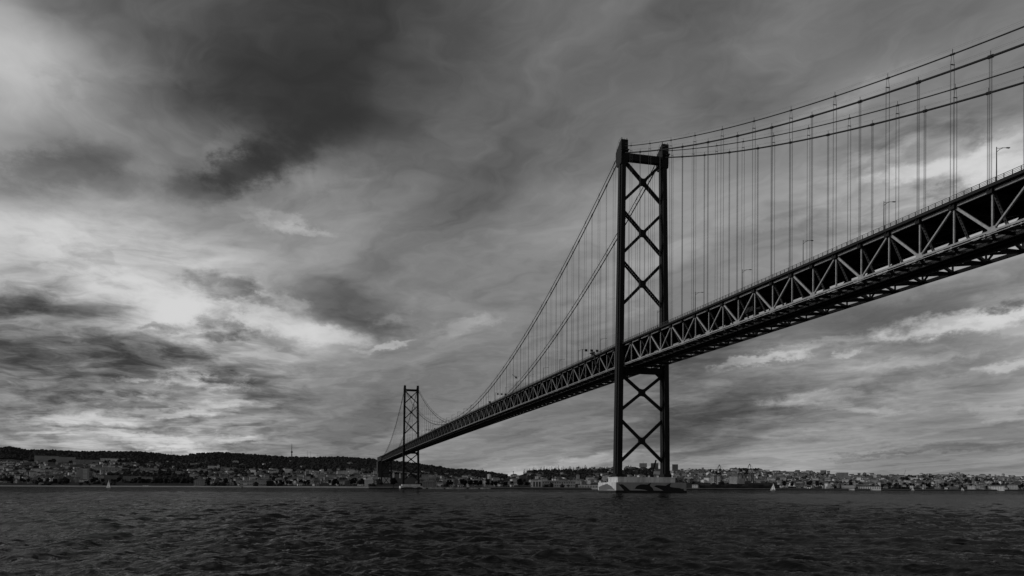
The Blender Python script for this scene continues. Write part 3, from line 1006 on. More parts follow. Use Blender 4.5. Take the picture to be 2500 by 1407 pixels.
    bm = nt.nodes.new('ShaderNodeBump')
    gu = nt.nodes.new('ShaderNodeTexNoise')                # gusts: calmer and rougher patches
    gm = nt.nodes.new('ShaderNodeMapping')
    nt.links.new(tc.outputs['Object'], gm.inputs[0])
    gm.inputs['Rotation'].default_value = (0, 0, -(YAW + .35))
    gm.inputs['Scale'].default_value = (.012, .035, .02)
    nt.links.new(gm.outputs[0], gu.inputs['Vector'])
    gu.inputs['Scale'].default_value = 1.0
    gu.inputs['Detail'].default_value = 4
    gr_ = nt.nodes.new('ShaderNodeMapRange')
    nt.links.new(gu.outputs['Fac'], gr_.inputs['Value'])
    for k_, v_ in zip(('From Min', 'From Max', 'To Min', 'To Max'), (.35, .65, .35, 1.0)):
        gr_.inputs[k_].default_value = v_
    nt.links.new(gr_.outputs[0], bm.inputs['Strength'])
    bm.inputs['Distance'].default_value = 1.0
    nt.links.new(h, bm.inputs['Height'])
    for nd in (glo, fre, deep):
        nt.links.new(bm.outputs[0], nd.inputs['Normal'])
    me.materials.append(m_)
    tag(link('river', me), 'dark choppy river filling the foreground', None, None, 'structure')


build_water()

# ------------------------------------------------------------------ far bank: terrain
# columns are bearings from the river mouth viewpoint (u, in 1/1919 of a radian-like unit), depths in metres
def lerp_tab(tab, u):
    return float(np.interp(u, [t[0] for t in tab], [t[1] for t in tab]))


SKYLINE = [(-1200, 1110), (-500, 1096), (0, 1096), (25, 1094), (70, 1103), (100, 1101), (180, 1106), (340, 1106), (380, 1110), (420, 1115), (450, 1115), (490, 1110), (540, 1108), (620, 1113), (700, 1119),
           (760, 1120), (830, 1119), (900, 1124), (930, 1127), (970, 1130), (1020, 1136), (1060, 1142), (1100, 1149), (1150, 1151), (1200, 1158), (1235, 1163), (1262, 1163), (1290, 1155), (1330, 1152), (1440, 1148),
           (1490, 1146), (1550, 1149), (1640, 1150), (1700, 1147), (1800, 1149), (1880, 1151), (1950, 1152), (2050, 1159), (2150, 1161), (2200, 1162), (2300, 1159), (2340, 1158), (2400, 1162), (2500, 1165), (3200, 1168), (4200, 1175)]
SHORE = [(-1500, 2700), (0, 2350), (500, 1950), (900, 1640), (1100, 1620), (1500, 1700), (2000, 2000), (2500, 2350), (4200, 3000)]
RIDGE = [(-1500, 4600), (0, 4200), (700, 4100), (1000, 3700), (1230, 3600), (1300, 2900), (1500, 3000), (2000, 3200), (2500, 3700), (4200, 4200)]


def yh(u):
    return 1192.1 + (u - 1250) * .00413


def at(u, d, z=0.0):
    p = CAM + (HOR + rgt * ((u - 1250) / FPX)) * d
    return Vector((p.x, p.y, z))


def z_of(u, py, d):
    return CAM.z + (yh(u) - py) * d / FPX


def depth_of(u, py):
    ds, dr = lerp_tab(SHORE, u), lerp_tab(RIDGE, u)
    yq = yh(u) - .8
    ysk = lerp_tab(SKYLINE, u)
    t = max(0.0, min(1.0, (yq - py) / max(1.0, yq - ysk)))
    return ds + (dr - ds) * t ** 1.15


def ground(u, d):
    ds, dr = lerp_tab(SHORE, u), lerp_tab(RIDGE, u)
    if d <= ds:
        return 2.6
    yq = yh(u) - .8
    ysk = lerp_tab(SKYLINE, u)
    t = min(1.0, (d - ds) / (dr - ds)) ** (1 / 1.15)
    py = yq + (ysk - yq) * t
    z = max(2.6, z_of(u, py, min(d, dr)))
    if d > dr:
        z *= max(0, 1 - (d - dr) / 1500)
    return z


us = list(range(-1500, 4200, 30))
ts = [0, .02, .05, .08, .12, .16, .2, .25, .3, .35, .4, .45, .5, .55, .6, .65, .7, .75, .8, .85, .9, .94, .97, 1.0]
tv, tf = [], []
for u in us:
    ds, dr = lerp_tab(SHORE, u), lerp_tab(RIDGE, u)
    for t in ts:
        d = ds + (dr - ds) * t
        tv.append(tuple(at(u, d, ground(u, d))))
    for e in (500, 1500, 2500):
        tv.append(tuple(at(u, dr + e, max(1.0, ground(u, dr + e)))))
nr = len(ts) + 3
for i in range(len(us) - 1):
    for j in range(nr - 1):
        tf.append((i * nr + j, (i + 1) * nr + j, (i + 1) * nr + j + 1, i * nr + j + 1))
M['soil'] = material('scrub_ground', .014, .9, .5, .02, .1)
M['leaf'] = material('foliage', .024, .9, .5, .15, .1)
M['leaf2'] = material('street_tree_foliage', .014, .9, .5, .3, .1)
M['bark'] = material('bark', .03, .9, .2, 1, .1)
me = bpy.data.meshes.new('hills')
me.from_pydata(tv, [], tf)
me.materials.append(M['soil'])
me.shade_smooth()
tag(link('hills', me), 'low hills of the far bank behind the city', None, None, 'structure')
# quay: pale coping over a dark wet wall
qv = MB()
qd = MB()
for i in range(len(us) - 1):
    u0, u1 = us[i], us[i + 1]
    d0, d1 = lerp_tab(SHORE, u0), lerp_tab(SHORE, u1)
    a, b, c, d = at(u0, d0 - 9), at(u1, d1 - 9), at(u1, d1 + 25), at(u0, d0 + 25)
    for m_, z0, z1, s_ in ((qv, 1.75, 4.0, 0), (qd, -3, 1.8, .6)):
        e = (a - d).normalized() * s_
        q_ = [a + e, b + e, c, d]
        m_.poly([(p.x, p.y, z0) for p in q_] + [(p.x, p.y, z1) for p in q_], [(4, 5, 6, 7), (0, 1, 5, 4), (2, 3, 7, 6)])
M['quay'] = material('quay_stone', .26, .85, .2, .05, .2)
tag(qv.build('quay', M['quay']), None, None, None, 'structure')
tag(qd.build('quay_wall', M['wetc']), None, None, None, 'structure')

# ------------------------------------------------------------------ woods and trees
ICO = None


def ico():
    t = (1 + 5 ** .5) / 2
    v = np.array([(-1, t, 0), (1, t, 0), (-1, -t, 0), (1, -t, 0), (0, -1, t), (0, 1, t), (0, -1, -t), (0, 1, -t), (t, 0, -1), (t, 0, 1), (-t, 0, -1), (-t, 0, 1)], float)
    v /= np.linalg.norm(v[0])
    f = np.array([(0, 11, 5), (0, 5, 1), (0, 1, 7), (0, 7, 10), (0, 10, 11), (1, 5, 9), (5, 11, 4), (11, 10, 2), (10, 7, 6), (7, 1, 8),
                  (3, 9, 4), (3, 4, 2), (3, 2, 6), (3, 6, 8), (3, 8, 9), (4, 9, 5), (2, 4, 11), (6, 2, 10), (8, 6, 7), (9, 8, 1)])
    return v, f


IV, IF = ico()


def clumps(name, pts, mat, smooth=False):
    """pts: rows of x, y, z, rx, rz"""
    pts = np.array(pts, float)
    n = len(pts)
    jit = 1 + rng_.uniform(-.32, .32, (n, 12, 1))
    v = IV[None] * jit * np.stack([pts[:, 3], pts[:, 3], pts[:, 4]], -1)[:, None, :] + pts[:, None, :3]
    f = IF[None] + (np.arange(n) * 12)[:, None, None]
    me = bpy.data.meshes.new(name)
    me.from_pydata(v.reshape(-1, 3).tolist(), [], f.reshape(-1, 3).tolist())
    me.materials.append(mat)
    return me


rp = random.Random(3)


def nth(i):
    return '%d%s' % (i, 'th' if 10 <= i % 100 <= 20 else {1: 'st', 2: 'nd', 3: 'rd'}.get(i % 10, 'th'))


# wooded ridge on the left: crowns too many to count
pts = []
WOODTOP = [(-600, 30), (0, 26), (180, 24), (250, 20), (400, 26), (480, 32), (900, 30), (1000, 26), (1150, 15), (1230, 8)]
for i in range(15000):
    u = rp.uniform(-500, 1235)
    ysk = lerp_tab(SKYLINE, u)
    depth_px = lerp_tab(WOODTOP, u)
    py = ysk + depth_px * rp.random() ** 1.3
    d = depth_of(u, py) + rp.uniform(-20, 20)
    r_ = rp.uniform(4, 9.5) * (1.15 if rp.random() < .1 else 1)
    p = at(u, d, ground(u, d))
    pts.append((p.x, p.y, p.z + r_ * .4, r_, r_ * rp.uniform(.7, 1.15)))
tag(link('hill_woods', clumps('hill_woods', pts, M['leaf'])), 'dark woods covering the ridge on the left', 'woods', None, 'stuff')
pts = []
for i in range(3800):
    g = rp.random()
    if g < .45:
        u = rp.uniform(-100, 930)
        py = rp.uniform(lerp_tab(SKYLINE, u) + 18, yh(u) - 1)
    else:
        u = rp.uniform(1000, 2600)
        py = rp.uniform(lerp_tab(SKYLINE, u) + 2, yh(u) - 1)
    # trees gather in groves
    if math.sin(u * .045 + py * .13) + math.sin(u * .017 - py * .21 + 1.7) < .25:
        continue
    d = depth_of(u, py)
    r_ = rp.uniform(3.5, 7.5)
    p = at(u, d, ground(u, d))
    pts.append((p.x, p.y, p.z + r_ * .5, r_, r_ * rp.uniform(.7, 1.2)))
for (u0, u1, y0_, y1_, n) in ((1290, 1500, 1152, 1172, 900), (1525, 1600, 1147, 1163, 260), (1780, 1860, 1146, 1152, 90), (300, 540, 1140, 1180, 500), (560, 700, 1150, 1175, 120)):
    for i in range(n):
        u, py = rp.uniform(u0, u1), rp.uniform(y0_, y1_)
        d = depth_of(u, py)
        r_ = rp.uniform(4, 8)
        p = at(u, d, ground(u, d))
        pts.append((p.x, p.y, p.z + r_ * .5, r_, r_ * rp.uniform(.8, 1.3)))
tag(link('town_woods', clumps('town_woods', pts, M['leaf'])), 'dark groves and gardens between the houses of the far bank', 'woods', None, 'stuff')

crown_me = []
for k_ in range(4):
    q_ = []
    for i in range(46):
        a, b = rp.uniform(0, 6.283), rp.random()
        rad = 3.9 * b ** .5 * rp.uniform(.7, 1)
        z = rp.uniform(-1, 1)
        q_.append((math.cos(a) * rad * (1 - .25 * z * z), math.sin(a) * rad * (1 - .25 * z * z), 7.2 + z * 3.4, rp.uniform(.8, 1.7), rp.uniform(.7, 1.3)))
    crown_me.append(clumps('crown', q_, M['leaf2']))
cyp_me = []
for k_ in range(3):
    q_ = []
    for i in range(34):
        z = rp.random()
        rad = 1.6 * (1 - z) ** .6 * rp.random()
        a = rp.uniform(0, 6.283)
        q_.append((math.cos(a) * rad, math.sin(a) * rad, 2 + z * 13, .95 * (1.1 - z * .7), 1.5))
    cyp_me.append(clumps('crown', q_, M['leaf']))
trunk_me = MB().tube([(0, 0, -1), (0, 0, 2), (.2, .1, 6.5)], [.5, .35, .15], 6).mesh('trunk', M['bark'])
cyptr_me = MB().tube([(0, 0, -1), (0, 0, 8)], [.35, .12], 6).mesh('trunk', M['bark'])


def tree(u, d, s_, label, group, cypress=False, base=None):
    z = ground(u, d) if base is None else base
    o = empty('cypress_tree' if cypress else 'broadleaf_tree', at(u, d, z), rp.uniform(0, 6.28))
    o.scale = (s_, s_, s_ * rp.uniform(.85, 1.15))
    link('trunk', cyptr_me if cypress else trunk_me, o)
    link('crown', rp.choice(cyp_me if cypress else crown_me), o)
    return tag(o, label, 'tree', group)


for i in range(58):
    u = 1278 + i * 3.6 + rp.uniform(-1.2, 1.2)
    py = lerp_tab([(1278, 1158), (1300, 1152), (1380, 1149), (1480, 1150)], u) + rp.uniform(-1, 2.5)
    tree(u, depth_of(u, py) - 10, rp.uniform(.8, 1.35), 'dark slender cypress, %s from the left in the row on the low hill' % nth(i + 1), 'cypresses on the hill left of the near tower', True)
AREAS = [((2, 120), 'broad dark tree by the water, %s from the left edge', 'waterfront trees at the far left'),
         ((130, 300), 'broad dark waterfront tree near the stepped apartment tower, %s from the left there', 'waterfront trees near the stepped apartment tower'),
         ((310, 560), 'broad dark tree between left sailing boat and banded museum, %s from the left there', 'waterfront trees right of the left sailing boat'),
         ((640, 900), 'broad dark waterfront tree left of the far bridge tower, %s from the left there', 'waterfront trees left of the far tower'),
         ((1060, 1290), 'broad dark waterfront tree between the two bridge towers, %s from the left there', 'waterfront trees between the towers'),
         ((1905, 2080), 'broad dark waterfront tree right of the container quay, %s from the left there', 'waterfront trees right of the container quay'),
         ((2150, 2500), 'broad dark waterfront tree at the far right, %s from the left there', 'waterfront trees at the far right')]
for (u0, u1), lb, gp in AREAS:
    n = int((u1 - u0) / 9.5)
    for i, u in enumerate(sorted(rp.uniform(u0, u1) for _ in range(n))):
        d = lerp_tab(SHORE, u) + rp.uniform(40, 170)
        tree(u, d, rp.uniform(.8, 1.5), lb % nth(i + 1), gp)
tree(960, 1615, 2.0, 'round dark tree standing beside the bent under the far end of the bridge', None, base=3)

# ------------------------------------------------------------------ houses and larger buildings
WALLS = [material('render_wall_%d' % i, v, .85, .2, .05, .2) for i, v in enumerate((.18, .32, .48, .68, .86))]
TONE = ['dark grey', 'grey', 'light grey', 'pale', 'white']
ROOFS = [material('roof_tile', .13, .9, .3, .1, .1), material('flat_roof', .30, .9, .3, .1, .1)]
M['win'] = material('window_glass', .02, .15, 0, 1, .5)


def grid_windows(m_, w, dp, h, z0, dx, fl, ww=.45, hh=.45, base=1.0):
    """window panes on the front (-y) and left (-x) faces of a block centred on the origin"""
    nf = max(1, int(round((h - base) / fl)))
    fl = (h - base) / nf
    for face in (0, 1):
        ln = w if face == 0 else dp
        n = max(1, int(ln / dx))
        for f_ in range(nf):
            for i in range(n):
                c = -ln / 2 + (i + .5) * ln / n
                a, b = c - ww * ln / n / 2, c + ww * ln / n / 2
                z1 = z0 + base + f_ * fl + fl * (1 - hh) / 2
                z2 = z1 + fl * hh
                if face == 0:
                    y = -dp / 2 - .06
                    m_.poly([(a, y, z1), (b, y, z1), (b, y, z2), (a, y, z2)], [(0, 1, 2, 3)])
                else:
                    x = -w / 2 - .06
                    m_.poly([(x, b, z1), (x, a, z1), (x, a, z2), (x, b, z2)], [(0, 1, 2, 3)])
    return m_


def roof_geo(m_, w, dp, h, kind, rise):
    e = .5
    a, b = w / 2 + e, dp / 2 + e
    if kind == 'flat':
        m_.box(-a + .3, a - .3, -b + .3, b - .3, h, h + .7)
    elif kind == 'gable':
        m_.poly([(-a, -b, h), (a, -b, h), (a, b, h), (-a, b, h), (-a, 0, h + rise), (a, 0, h + rise)], [(0, 1, 5, 4), (2, 3, 4, 5), (3, 0, 4), (1, 2, 5), (3, 2, 1, 0)])
    else:
        r_ = max(0, a - b)
        m_.poly([(-a, -b, h), (a, -b, h), (a, b, h), (-a, b, h), (-r_, 0, h + rise), (r_, 0, h + rise)], [(0, 1, 5, 4), (2, 3, 4, 5), (3, 0, 4), (1, 2, 5), (3, 2, 1, 0)])
    return m_


def facing(u):
    return -YAW - math.atan((u - 1250) / FPX)        # a front turned square to the river viewpoint


REG = [  # u range, py range, number, place words
    ((-60, 110), (1126, 1183), 62, 'at the far left', 'houses at the far left'),
    ((110, 250), (1132, 1180), 40, 'near the stepped apartment tower', 'houses around the stepped apartment tower'),
    ((250, 470), (1128, 1160), 46, 'above the left sailing boat', 'houses above the left sailing boat'),
    ((470, 700), (1147, 1186), 70, 'below the broadcasting tower', 'houses below the broadcasting tower'),
    ((700, 920), (1150, 1187), 70, 'left of the far tower', 'houses left of the far bridge tower'),
    ((480, 900), (1128, 1146), 14, 'in the high left woods', 'houses in the hill woods'),
    ((1020, 1270), (1158, 1190), 62, 'between far tower and cypress hill', 'houses between far tower and cypress hill'),
    ((1290, 1500), (1160, 1186), 36, 'at the foot of the cypress hill', 'houses at the foot of the cypress hill'),
    ((1410, 1500), (1141, 1152), 30, 'atop the cypress hill', 'houses on top of the cypress hill'),
    ((1525, 1645), (1146, 1178), 30, 'between the near tower legs', 'houses between the legs of the near tower'),
    ((1640, 1900), (1147, 1180), 110, 'right of the near tower', 'houses right of the near tower'),
    ((1900, 2200), (1152, 1193), 130, 'on the right-hand hillside', 'houses on the right-hand hillside'),
    ((2200, 2560), (1158, 1196), 130, 'at the far right', 'houses at the far right')]
specs = []
for (u0, u1), (y0_, y1_), n, words, grp in REG:
    for i in range(int(n * 1.8)):
        for tries in range(6):
            u = rp.uniform(u0, u1)
            py = rp.uniform(max(y0_, lerp_tab(SKYLINE, u) + 1), y1_)
            d = depth_of(u, py)
            w = rp.choice((7, 9, 11, 13, 17, 24)) * rp.uniform(.8, 1.15)
            h = rp.choice((5, 6, 7, 9, 10, 13)) * rp.uniform(.85, 1.1)
            if all(abs(u - s_['u']) > (w + s_['w']) * .33 * FPX / d or abs(py - s_['py']) > 1.7 for s_ in specs[-140:]):
                break
        tone = rp.choices(range(5), (2, 3, 4, 3, 1.6))[0]
        kind = rp.choices(('gable', 'hip', 'flat'), (3, 3, 3))[0]
        specs.append(dict(u=u, py=py, d=d, w=w, dp=rp.uniform(8, 13), h=h, tone=tone, kind=kind, words=words, grp=grp, rz=rp.choice((0, 0, .25, -.3, .6, -.55)) + rp.uniform(-.08, .08), size=w * h / d / d))
for (u0, u1), (y0_, y1_), n, words, grp in REG:             # the smallest roofs fill the gaps
    for i in range(int(n * 1.5)):
        u = rp.uniform(u0, u1)
        py = rp.uniform(max(y0_, lerp_tab(SKYLINE, u) + 1), y1_)
        w, h = rp.uniform(5, 10), rp.uniform(4, 6.5)
        specs.append(dict(u=u, py=py, d=depth_of(u, py), w=w, dp=rp.uniform(5, 8), h=h, tone=rp.choices(range(5), (2, 2, 3, 3, 3))[0], kind=rp.choice(('gable', 'hip', 'flat')), words=words, grp=grp, rz=rp.uniform(-.7, .7), size=0))
specs.sort(key=lambda s_: -s_['size'])
SIZEW = lambda w, h: ('tall narrow' if h > w * .95 else 'long' if w > 24 else 'small' if w < 13 else 'mid-sized')
rest = {}
seen_ = {}
cache = {}
for i, s_ in enumerate(specs):
    z = ground(s_['u'], s_['d']) - 1.5
    rise = 1.6 + s_['dp'] * .17
    if i < 290:
        o = empty('house', at(s_['u'], s_['d'], z), facing(s_['u']) + s_['rz'])
        w, dp, h = s_['w'], s_['dp'], s_['h'] + 1.5
        MB().box(-w / 2, w / 2, -dp / 2, dp / 2, -3, h).build('wall', WALLS[s_['tone']], o)
        roof_geo(MB(), w, dp, h, s_['kind'], rise).build('roof', ROOFS[1 if s_['kind'] == 'flat' else 0], o)
        grid_windows(MB(), w, dp, h, 0, 3.6, 3.1, .4, .5, 1.8).build('windows', M['win'], o, kind='stuff')
        lab_ = '%s %s house with %s roof %s' % (SIZEW(s_['w'], s_['h']), TONE[s_['tone']], {'gable': 'gabled', 'hip': 'hipped', 'flat': 'flat'}[s_['kind']], s_['words'])
        seen_[lab_] = seen_.get(lab_, 0) + 1
        tag(o, lab_ if seen_[lab_] == 1 else '%s smaller one, %s' % (nth(seen_[lab_]), lab_.replace(' house with', ',').replace(' roof', '-roofed')), 'house', s_['grp'])
    else:
        for key, fn in ((('w', s_['tone']), lambda m_: m_.box(-s_['w'] / 2, s_['w'] / 2, -s_['dp'] / 2, s_['dp'] / 2, -3, s_['h'])), (('r', 1 if s_['kind'] == 'flat' else 0), lambda m_: roof_geo(m_, s_['w'], s_['dp'], s_['h'], s_['kind'], rise)),
                        (('g', 0), lambda m_: grid_windows(m_, s_['w'], s_['dp'], s_['h'], 0, 3.8, 3.1, .4, .5, .6))):
            t_ = fn(MB())
            a = facing(s_['u']) + s_['rz']
            p = at(s_['u'], s_['d'], z)
            ca, sa = math.cos(a), math.sin(a)
            rest.setdefault(key, MB()).poly([(p.x + x * ca - y * sa, p.y + x * sa + y * ca, p.z + q) for x, y, q in t_.v], t_.f)
# the houses past the three hundredth, as one mass
dv, df, dm, mats = [], [], [], []
for key, m_ in rest.items():
    mt = WALLS[key[1]] if key[0] == 'w' else ROOFS[key[1]] if key[0] == 'r' else M['win']
    mats.append(mt)
    b = len(dv)
    dv += m_.v
    df += [tuple(b + i for i in f) for f in m_.f]
    dm += [len(mats) - 1] * len(m_.f)
me = bpy.data.meshes.new('distant_houses')
me.from_pydata(dv, [], df)
for mt in mats:
    me.materials.append(mt)
me.polygons.foreach_set('material_index', dm)
tag(link('distant_houses', me), 'smallest distant houses crowding the slopes of the far bank', 'houses', None, 'stuff')


def building(name, u0, u1, ytop, ybot, label, cat='building', tone=3, roof='flat', dx=4.0, fl=3.4, ww=.5, hh=.5, d=None, rz=0.0, dp=16, rise=4.0, group=None):
    """a block filling bearings u0..u1 and rising from ybot to ytop, at the depth where its foot meets the ground"""
    uc = (u0 + u1) / 2
    if d is None:
        d = depth_of(uc, ybot)
    w = (u1 - u0) * d / FPX
    z0 = min(z_of(uc, ybot, d), ground(uc, d)) - .5
    h = z_of(uc, ytop, d) - z0
    o = empty(name, at(uc, d, z0), facing(uc) + rz)
    if roof != 'flat':
        h -= rise
    MB().box(-w / 2, w / 2, -dp / 2, dp / 2, -4, h).build('wall', WALLS[tone] if isinstance(tone, int) else tone, o)
    roof_geo(MB(), w, dp, h, roof, rise).build('roof', ROOFS[1 if roof == 'flat' else 0], o)
    if dx:
        grid_windows(MB(), w, dp, h, 0, dx, fl, ww, hh, 1.0).build('windows', M['win'], o, kind='stuff')
    tag(o, label, cat, group)
    return o, w, h, dp, d


building('apartment_block', 88, 139, 1114, 1126.5, 'left half of the long grey apartment slab under the wooded ridge', tone=2, dx=4, fl=4.2, ww=.9, hh=.45)
building('apartment_block', 140, 181, 1116.5, 1129, 'right half of the long grey apartment slab under the wooded ridge', tone=2, dx=4, fl=4.2, ww=.9, hh=.45)
building('institute_building', 188, 240, 1123.5, 1133, 'long dark grey institute building below the grey apartment slab', tone=1, dx=5)
building('institute_building', 250, 330, 1120, 1126, 'long low pale hall high on the slope above the palace', tone=3, dx=6)
building('white_hall', 270, 290, 1121.5, 1127, 'small bright white hall in front of the long pale hall', tone=4, dx=0)
o, w, h, dp, d = building('apartment_tower', 195, 216, 1144, 1174, 'stepped apartment tower with pale balcony bands near the left waterfront', tone=1, dx=0)
for i in range(8):
    z = 3 + i * (h - 4) / 8
    MB().box(-w * .14, w * .30, -dp / 2 - 1.4, -dp / 2 - .02, z, z + 1.5).build('balcony', WALLS[4], o)
for i in range(4):
    MB().box(-w / 2 - (4 - i) * 2.0, -w / 2 - .02, -dp / 2 + 1, dp / 2 - 1, -4, h * (.92 - .17 * i) - i).build('step_wing' if i == 0 else 'step_wing', WALLS[1], o) if i == 0 else None
for i in range(3):
    MB().box(-w / 2 - 2.2 * (i + 2), -w / 2 - 2.2 * (i + 1) + .1 - .1 * i, -dp / 2 + 1.2, dp / 2 - 1.2, -4, h * (.74 - .2 * i)).build('step_wing', WALLS[1], o)
c_o = tag(empty('chimney', at(245, depth_of(245, 1168), ground(245, depth_of(245, 1168)) - 2)), 'tall thin pale chimney right of the stepped apartment tower', 'chimney')
hz = z_of(245, 1147, depth_of(245, 1168)) - c_o.location.z
MB().tube([(0, 0, -2), (0, 0, hz)], [1.9, 1.3], 10).build('shaft', WALLS[4], c_o)
MB().tube([(0, 0, hz - .05), (0, 0, hz + .8)], [1.55, 1.55], 10).build('rim', WALLS[1], c_o)
o, w, h, dp, d = building('palace', 232, 312, 1141.5, 1150, 'long low palace with a central pediment among trees', tone=2, roof='hip', dx=5, rise=2.2)
MB().prism([(-9 + w * .0, -dp / 2 - 1, h + .8), (9, -dp / 2 - 1, h + .8), (0, -dp / 2 - 1, h + 5.5)], (0, 6, 0)).build('pediment', WALLS[2], o)
building('palace_wing', 344, 385, 1142.5, 1152, 'long grey palace wing right of the pedimented palace', tone=2, roof='hip', dx=4.5, rise=2.0)
building('waterfront_block', 303, 342, 1163.5, 1176, 'flat dark office block on the waterfront right of the left sailing boat', tone=1, dx=4, ww=.8)
building('waterfront_block', 345, 371, 1165, 1177, 'flat grey office block beside the dark waterfront block', tone=2, dx=4, ww=.8)
building('terrace_house', 508, 535, 1138, 1147.5, 'white terraced villa with a domed top above the town', tone=4, dx=4)
building('tower_house', 568, 582, 1124, 1134.5, 'pale square tower house alone on the wooded hill', tone=3, roof='hip', dx=4, rise=3)
building('church', 694, 706, 1161, 1166, 'small white church with a pointed turret in the town', 'church', tone=4, roof='gable', dx=4, rise=2)
building('pavilion', 475, 516, 1170, 1185, 'grey columned pavilion with hipped roof on the left waterfront', tone=2, roof='hip', dx=4.5, rise=3, ww=.55, hh=.7)
o, w, h, dp, d = building('museum', 588, 650, 1173.5, 1187, 'long banded museum building with a bright panel on the waterfront', tone=2, dx=3.4, fl=5.5, ww=.6, hh=.3)
MB().box(-w / 2 + 7, -w / 2 + 16, -dp / 2 - .5, -dp / 2 - .1, 3.6, 7.2).build('bright_panel', M['sail'], o)
building('warehouse', 651, 668, 1174, 1186.5, 'black windowless warehouse right of the banded museum', 'warehouse', tone=M['steel'], dx=0)
building('waterfront_block', 757, 780, 1170.5, 1182, 'white banded block among dark trees left of the far tower', tone=4, dx=3, fl=4, ww=.92, hh=.45)
o, w, h, dp, d = building('white_shed', 890, 911, 1172, 1187, 'white wedge-shaped building left of the far bridge end', tone=3, dx=0)
MB().prism([(-w / 2 + .2, -dp / 2 - .3, h - .2), (w / 2 - .2, -dp / 2 - .3, h - .2), (w / 2 - 5, -dp / 2 - .3, h + 7)], (0, dp * .5, 0)).build('wedge_roof', WALLS[4], o)
o, w, h, dp, d = building('maritime_station', 1296, 1404, 1175.5, 1190, 'long flat-roofed station building with three tall windows on the quay', 'station', tone=2, dx=5, fl=6, ww=.5, hh=.4)
tw = .115 * w
MB().box(-.36 * w - tw, -.36 * w + tw, -dp / 2 - 3, -dp / 2 + 2, -2, h + 1.5).build('centre_block', WALLS[3], o)
for i in (-1, 0, 1):
    MB().box(-.36 * w + i * tw * .55 - 1.9, -.36 * w + i * tw * .55 + 1.9, -dp / 2 - 3.12, -dp / 2 - 2.9, 1.5, h - 1).build('tall_window', M['win'], o)
MB().box(-w / 2 - 1, w / 2 + 1, -dp / 2 - 1.6, dp / 2 + 1, h + .75, h + 1.4).build('roof_slab', WALLS[4], o)
building('arcade', 1412, 1466, 1184.5, 1193, 'low white arcaded building on the quay left of the near pier', tone=4, dx=3.2, fl=6, ww=.5, hh=.62)
building('convent', 1470, 1510, 1160, 1169, 'long pale convent wall with many windows left of the near tower', tone=3, dx=4)
building('bell_tower', 1456, 1462, 1157, 1171, 'slim pale bell tower left of the long convent wall', 'tower', tone=3, roof='hip', dx=3, dp=5, rise=3)
building('apartment_block', 1594, 1611, 1151, 1166, 'pale apartment block with window grid between the near tower legs', tone=3, dx=3.4)
building('apartment_block', 1589, 1607, 1131.5, 1146, 'dark square tower block on the skyline between the near tower legs', tone=0, dx=4)
o, w, h, dp, d = building('hospital_tower', 1563, 1577, 1132, 1145, 'top-heavy hospital tower on the skyline between the near tower legs', tone=0, dx=4)
MB().box(-w / 2 - 3.5, w / 2 + 3.5, -dp / 2 - 2, dp / 2 + 2, h * .48, h + 1).build('upper_floors', WALLS[1], o)
MB().tube([(0, 0, h), (0, 0, h + 9)], [.5, .2], 6).build('mast', M['black'], o)
building('apartment_block', 1641, 1655, 1134.5, 1147, 'dark square tower block on the skyline touching the right leg of the near tower', tone=0, dx=4)
o, w, h, dp, d = building('twin_spired_church', 1532, 1552, 1140, 1147, 'twin-spired church on the skyline between the near tower legs', 'church', tone=1, roof='gable', dx=5, rise=3)
for x in (-w * .38, -w * .1):
    MB().loft([[(x - 2, -9, 0), (x + 2, -9, 0), (x + 2, -5, 0), (x - 2, -5, 0)], [(x - 2, -9, h + 4), (x + 2, -9, h + 4), (x + 2, -5, h + 4), (x - 2, -5, h + 4)], [(x - .1, -7.1, h + 11), (x + .1, -7.1, h + 11), (x + .1, -6.9, h + 11), (x - .1, -6.9, h + 11)]]).build('spire', WALLS[1], o)
building('apartment_block', 1735, 1756, 1163.5, 1182, 'white apartment block with dark window grid right of the near pier', tone=4, dx=3.4, ww=.55, hh=.55)
building('apartment_block', 1780, 1799, 1163.5, 1181, 'pale apartment block right of the white window-grid block', tone=4, dx=3.4, ww=.55)
building('apartment_block', 1800, 1818, 1169, 1181, 'lower grey apartment block beside the pale one right of the near pier', tone=2, dx=3.4)
building('office_block', 2043, 2070, 1154.5, 1170, 'large dark grey office block on the right-hand skyline', tone=1, dx=4)
building('office_block', 2056, 2085, 1185.5, 1195, 'white banded office block on the right waterfront', tone=4, dx=3, fl=3.6, ww=.95, hh=.5)
building('boat_shed', 2098, 2148, 1186.5, 1195, 'long pale shed with a row of windows on the right waterfront', 'shed', tone=3, roof='gable', dx=5, rise=2)
building('office_block', 2180, 2198, 1178, 1189, 'left one of the two white striped blocks on the right slope', tone=4, dx=3, ww=.95, hh=.5)
building('office_block', 2199, 2216, 1177, 1191, 'right one of the two white striped blocks on the right slope', tone=3, dx=3, ww=.95, hh=.5)
building('market_hall', 2415, 2449, 1185, 1198, 'pale hall with arched roof near the right edge of the waterfront', 'hall', tone=4, roof='gable', dx=4, rise=3)
building('long_terrace', 1922, 1958, 1178, 1187, 'long white terrace of windows above the dark trees on the right', tone=3, dx=3)
building('warehouse', 1690, 1704, 1184, 1192, 'white shed with dark doors on the quay right of the near pier', 'warehouse', tone=4, dx=4, ww=.4, hh=.6)
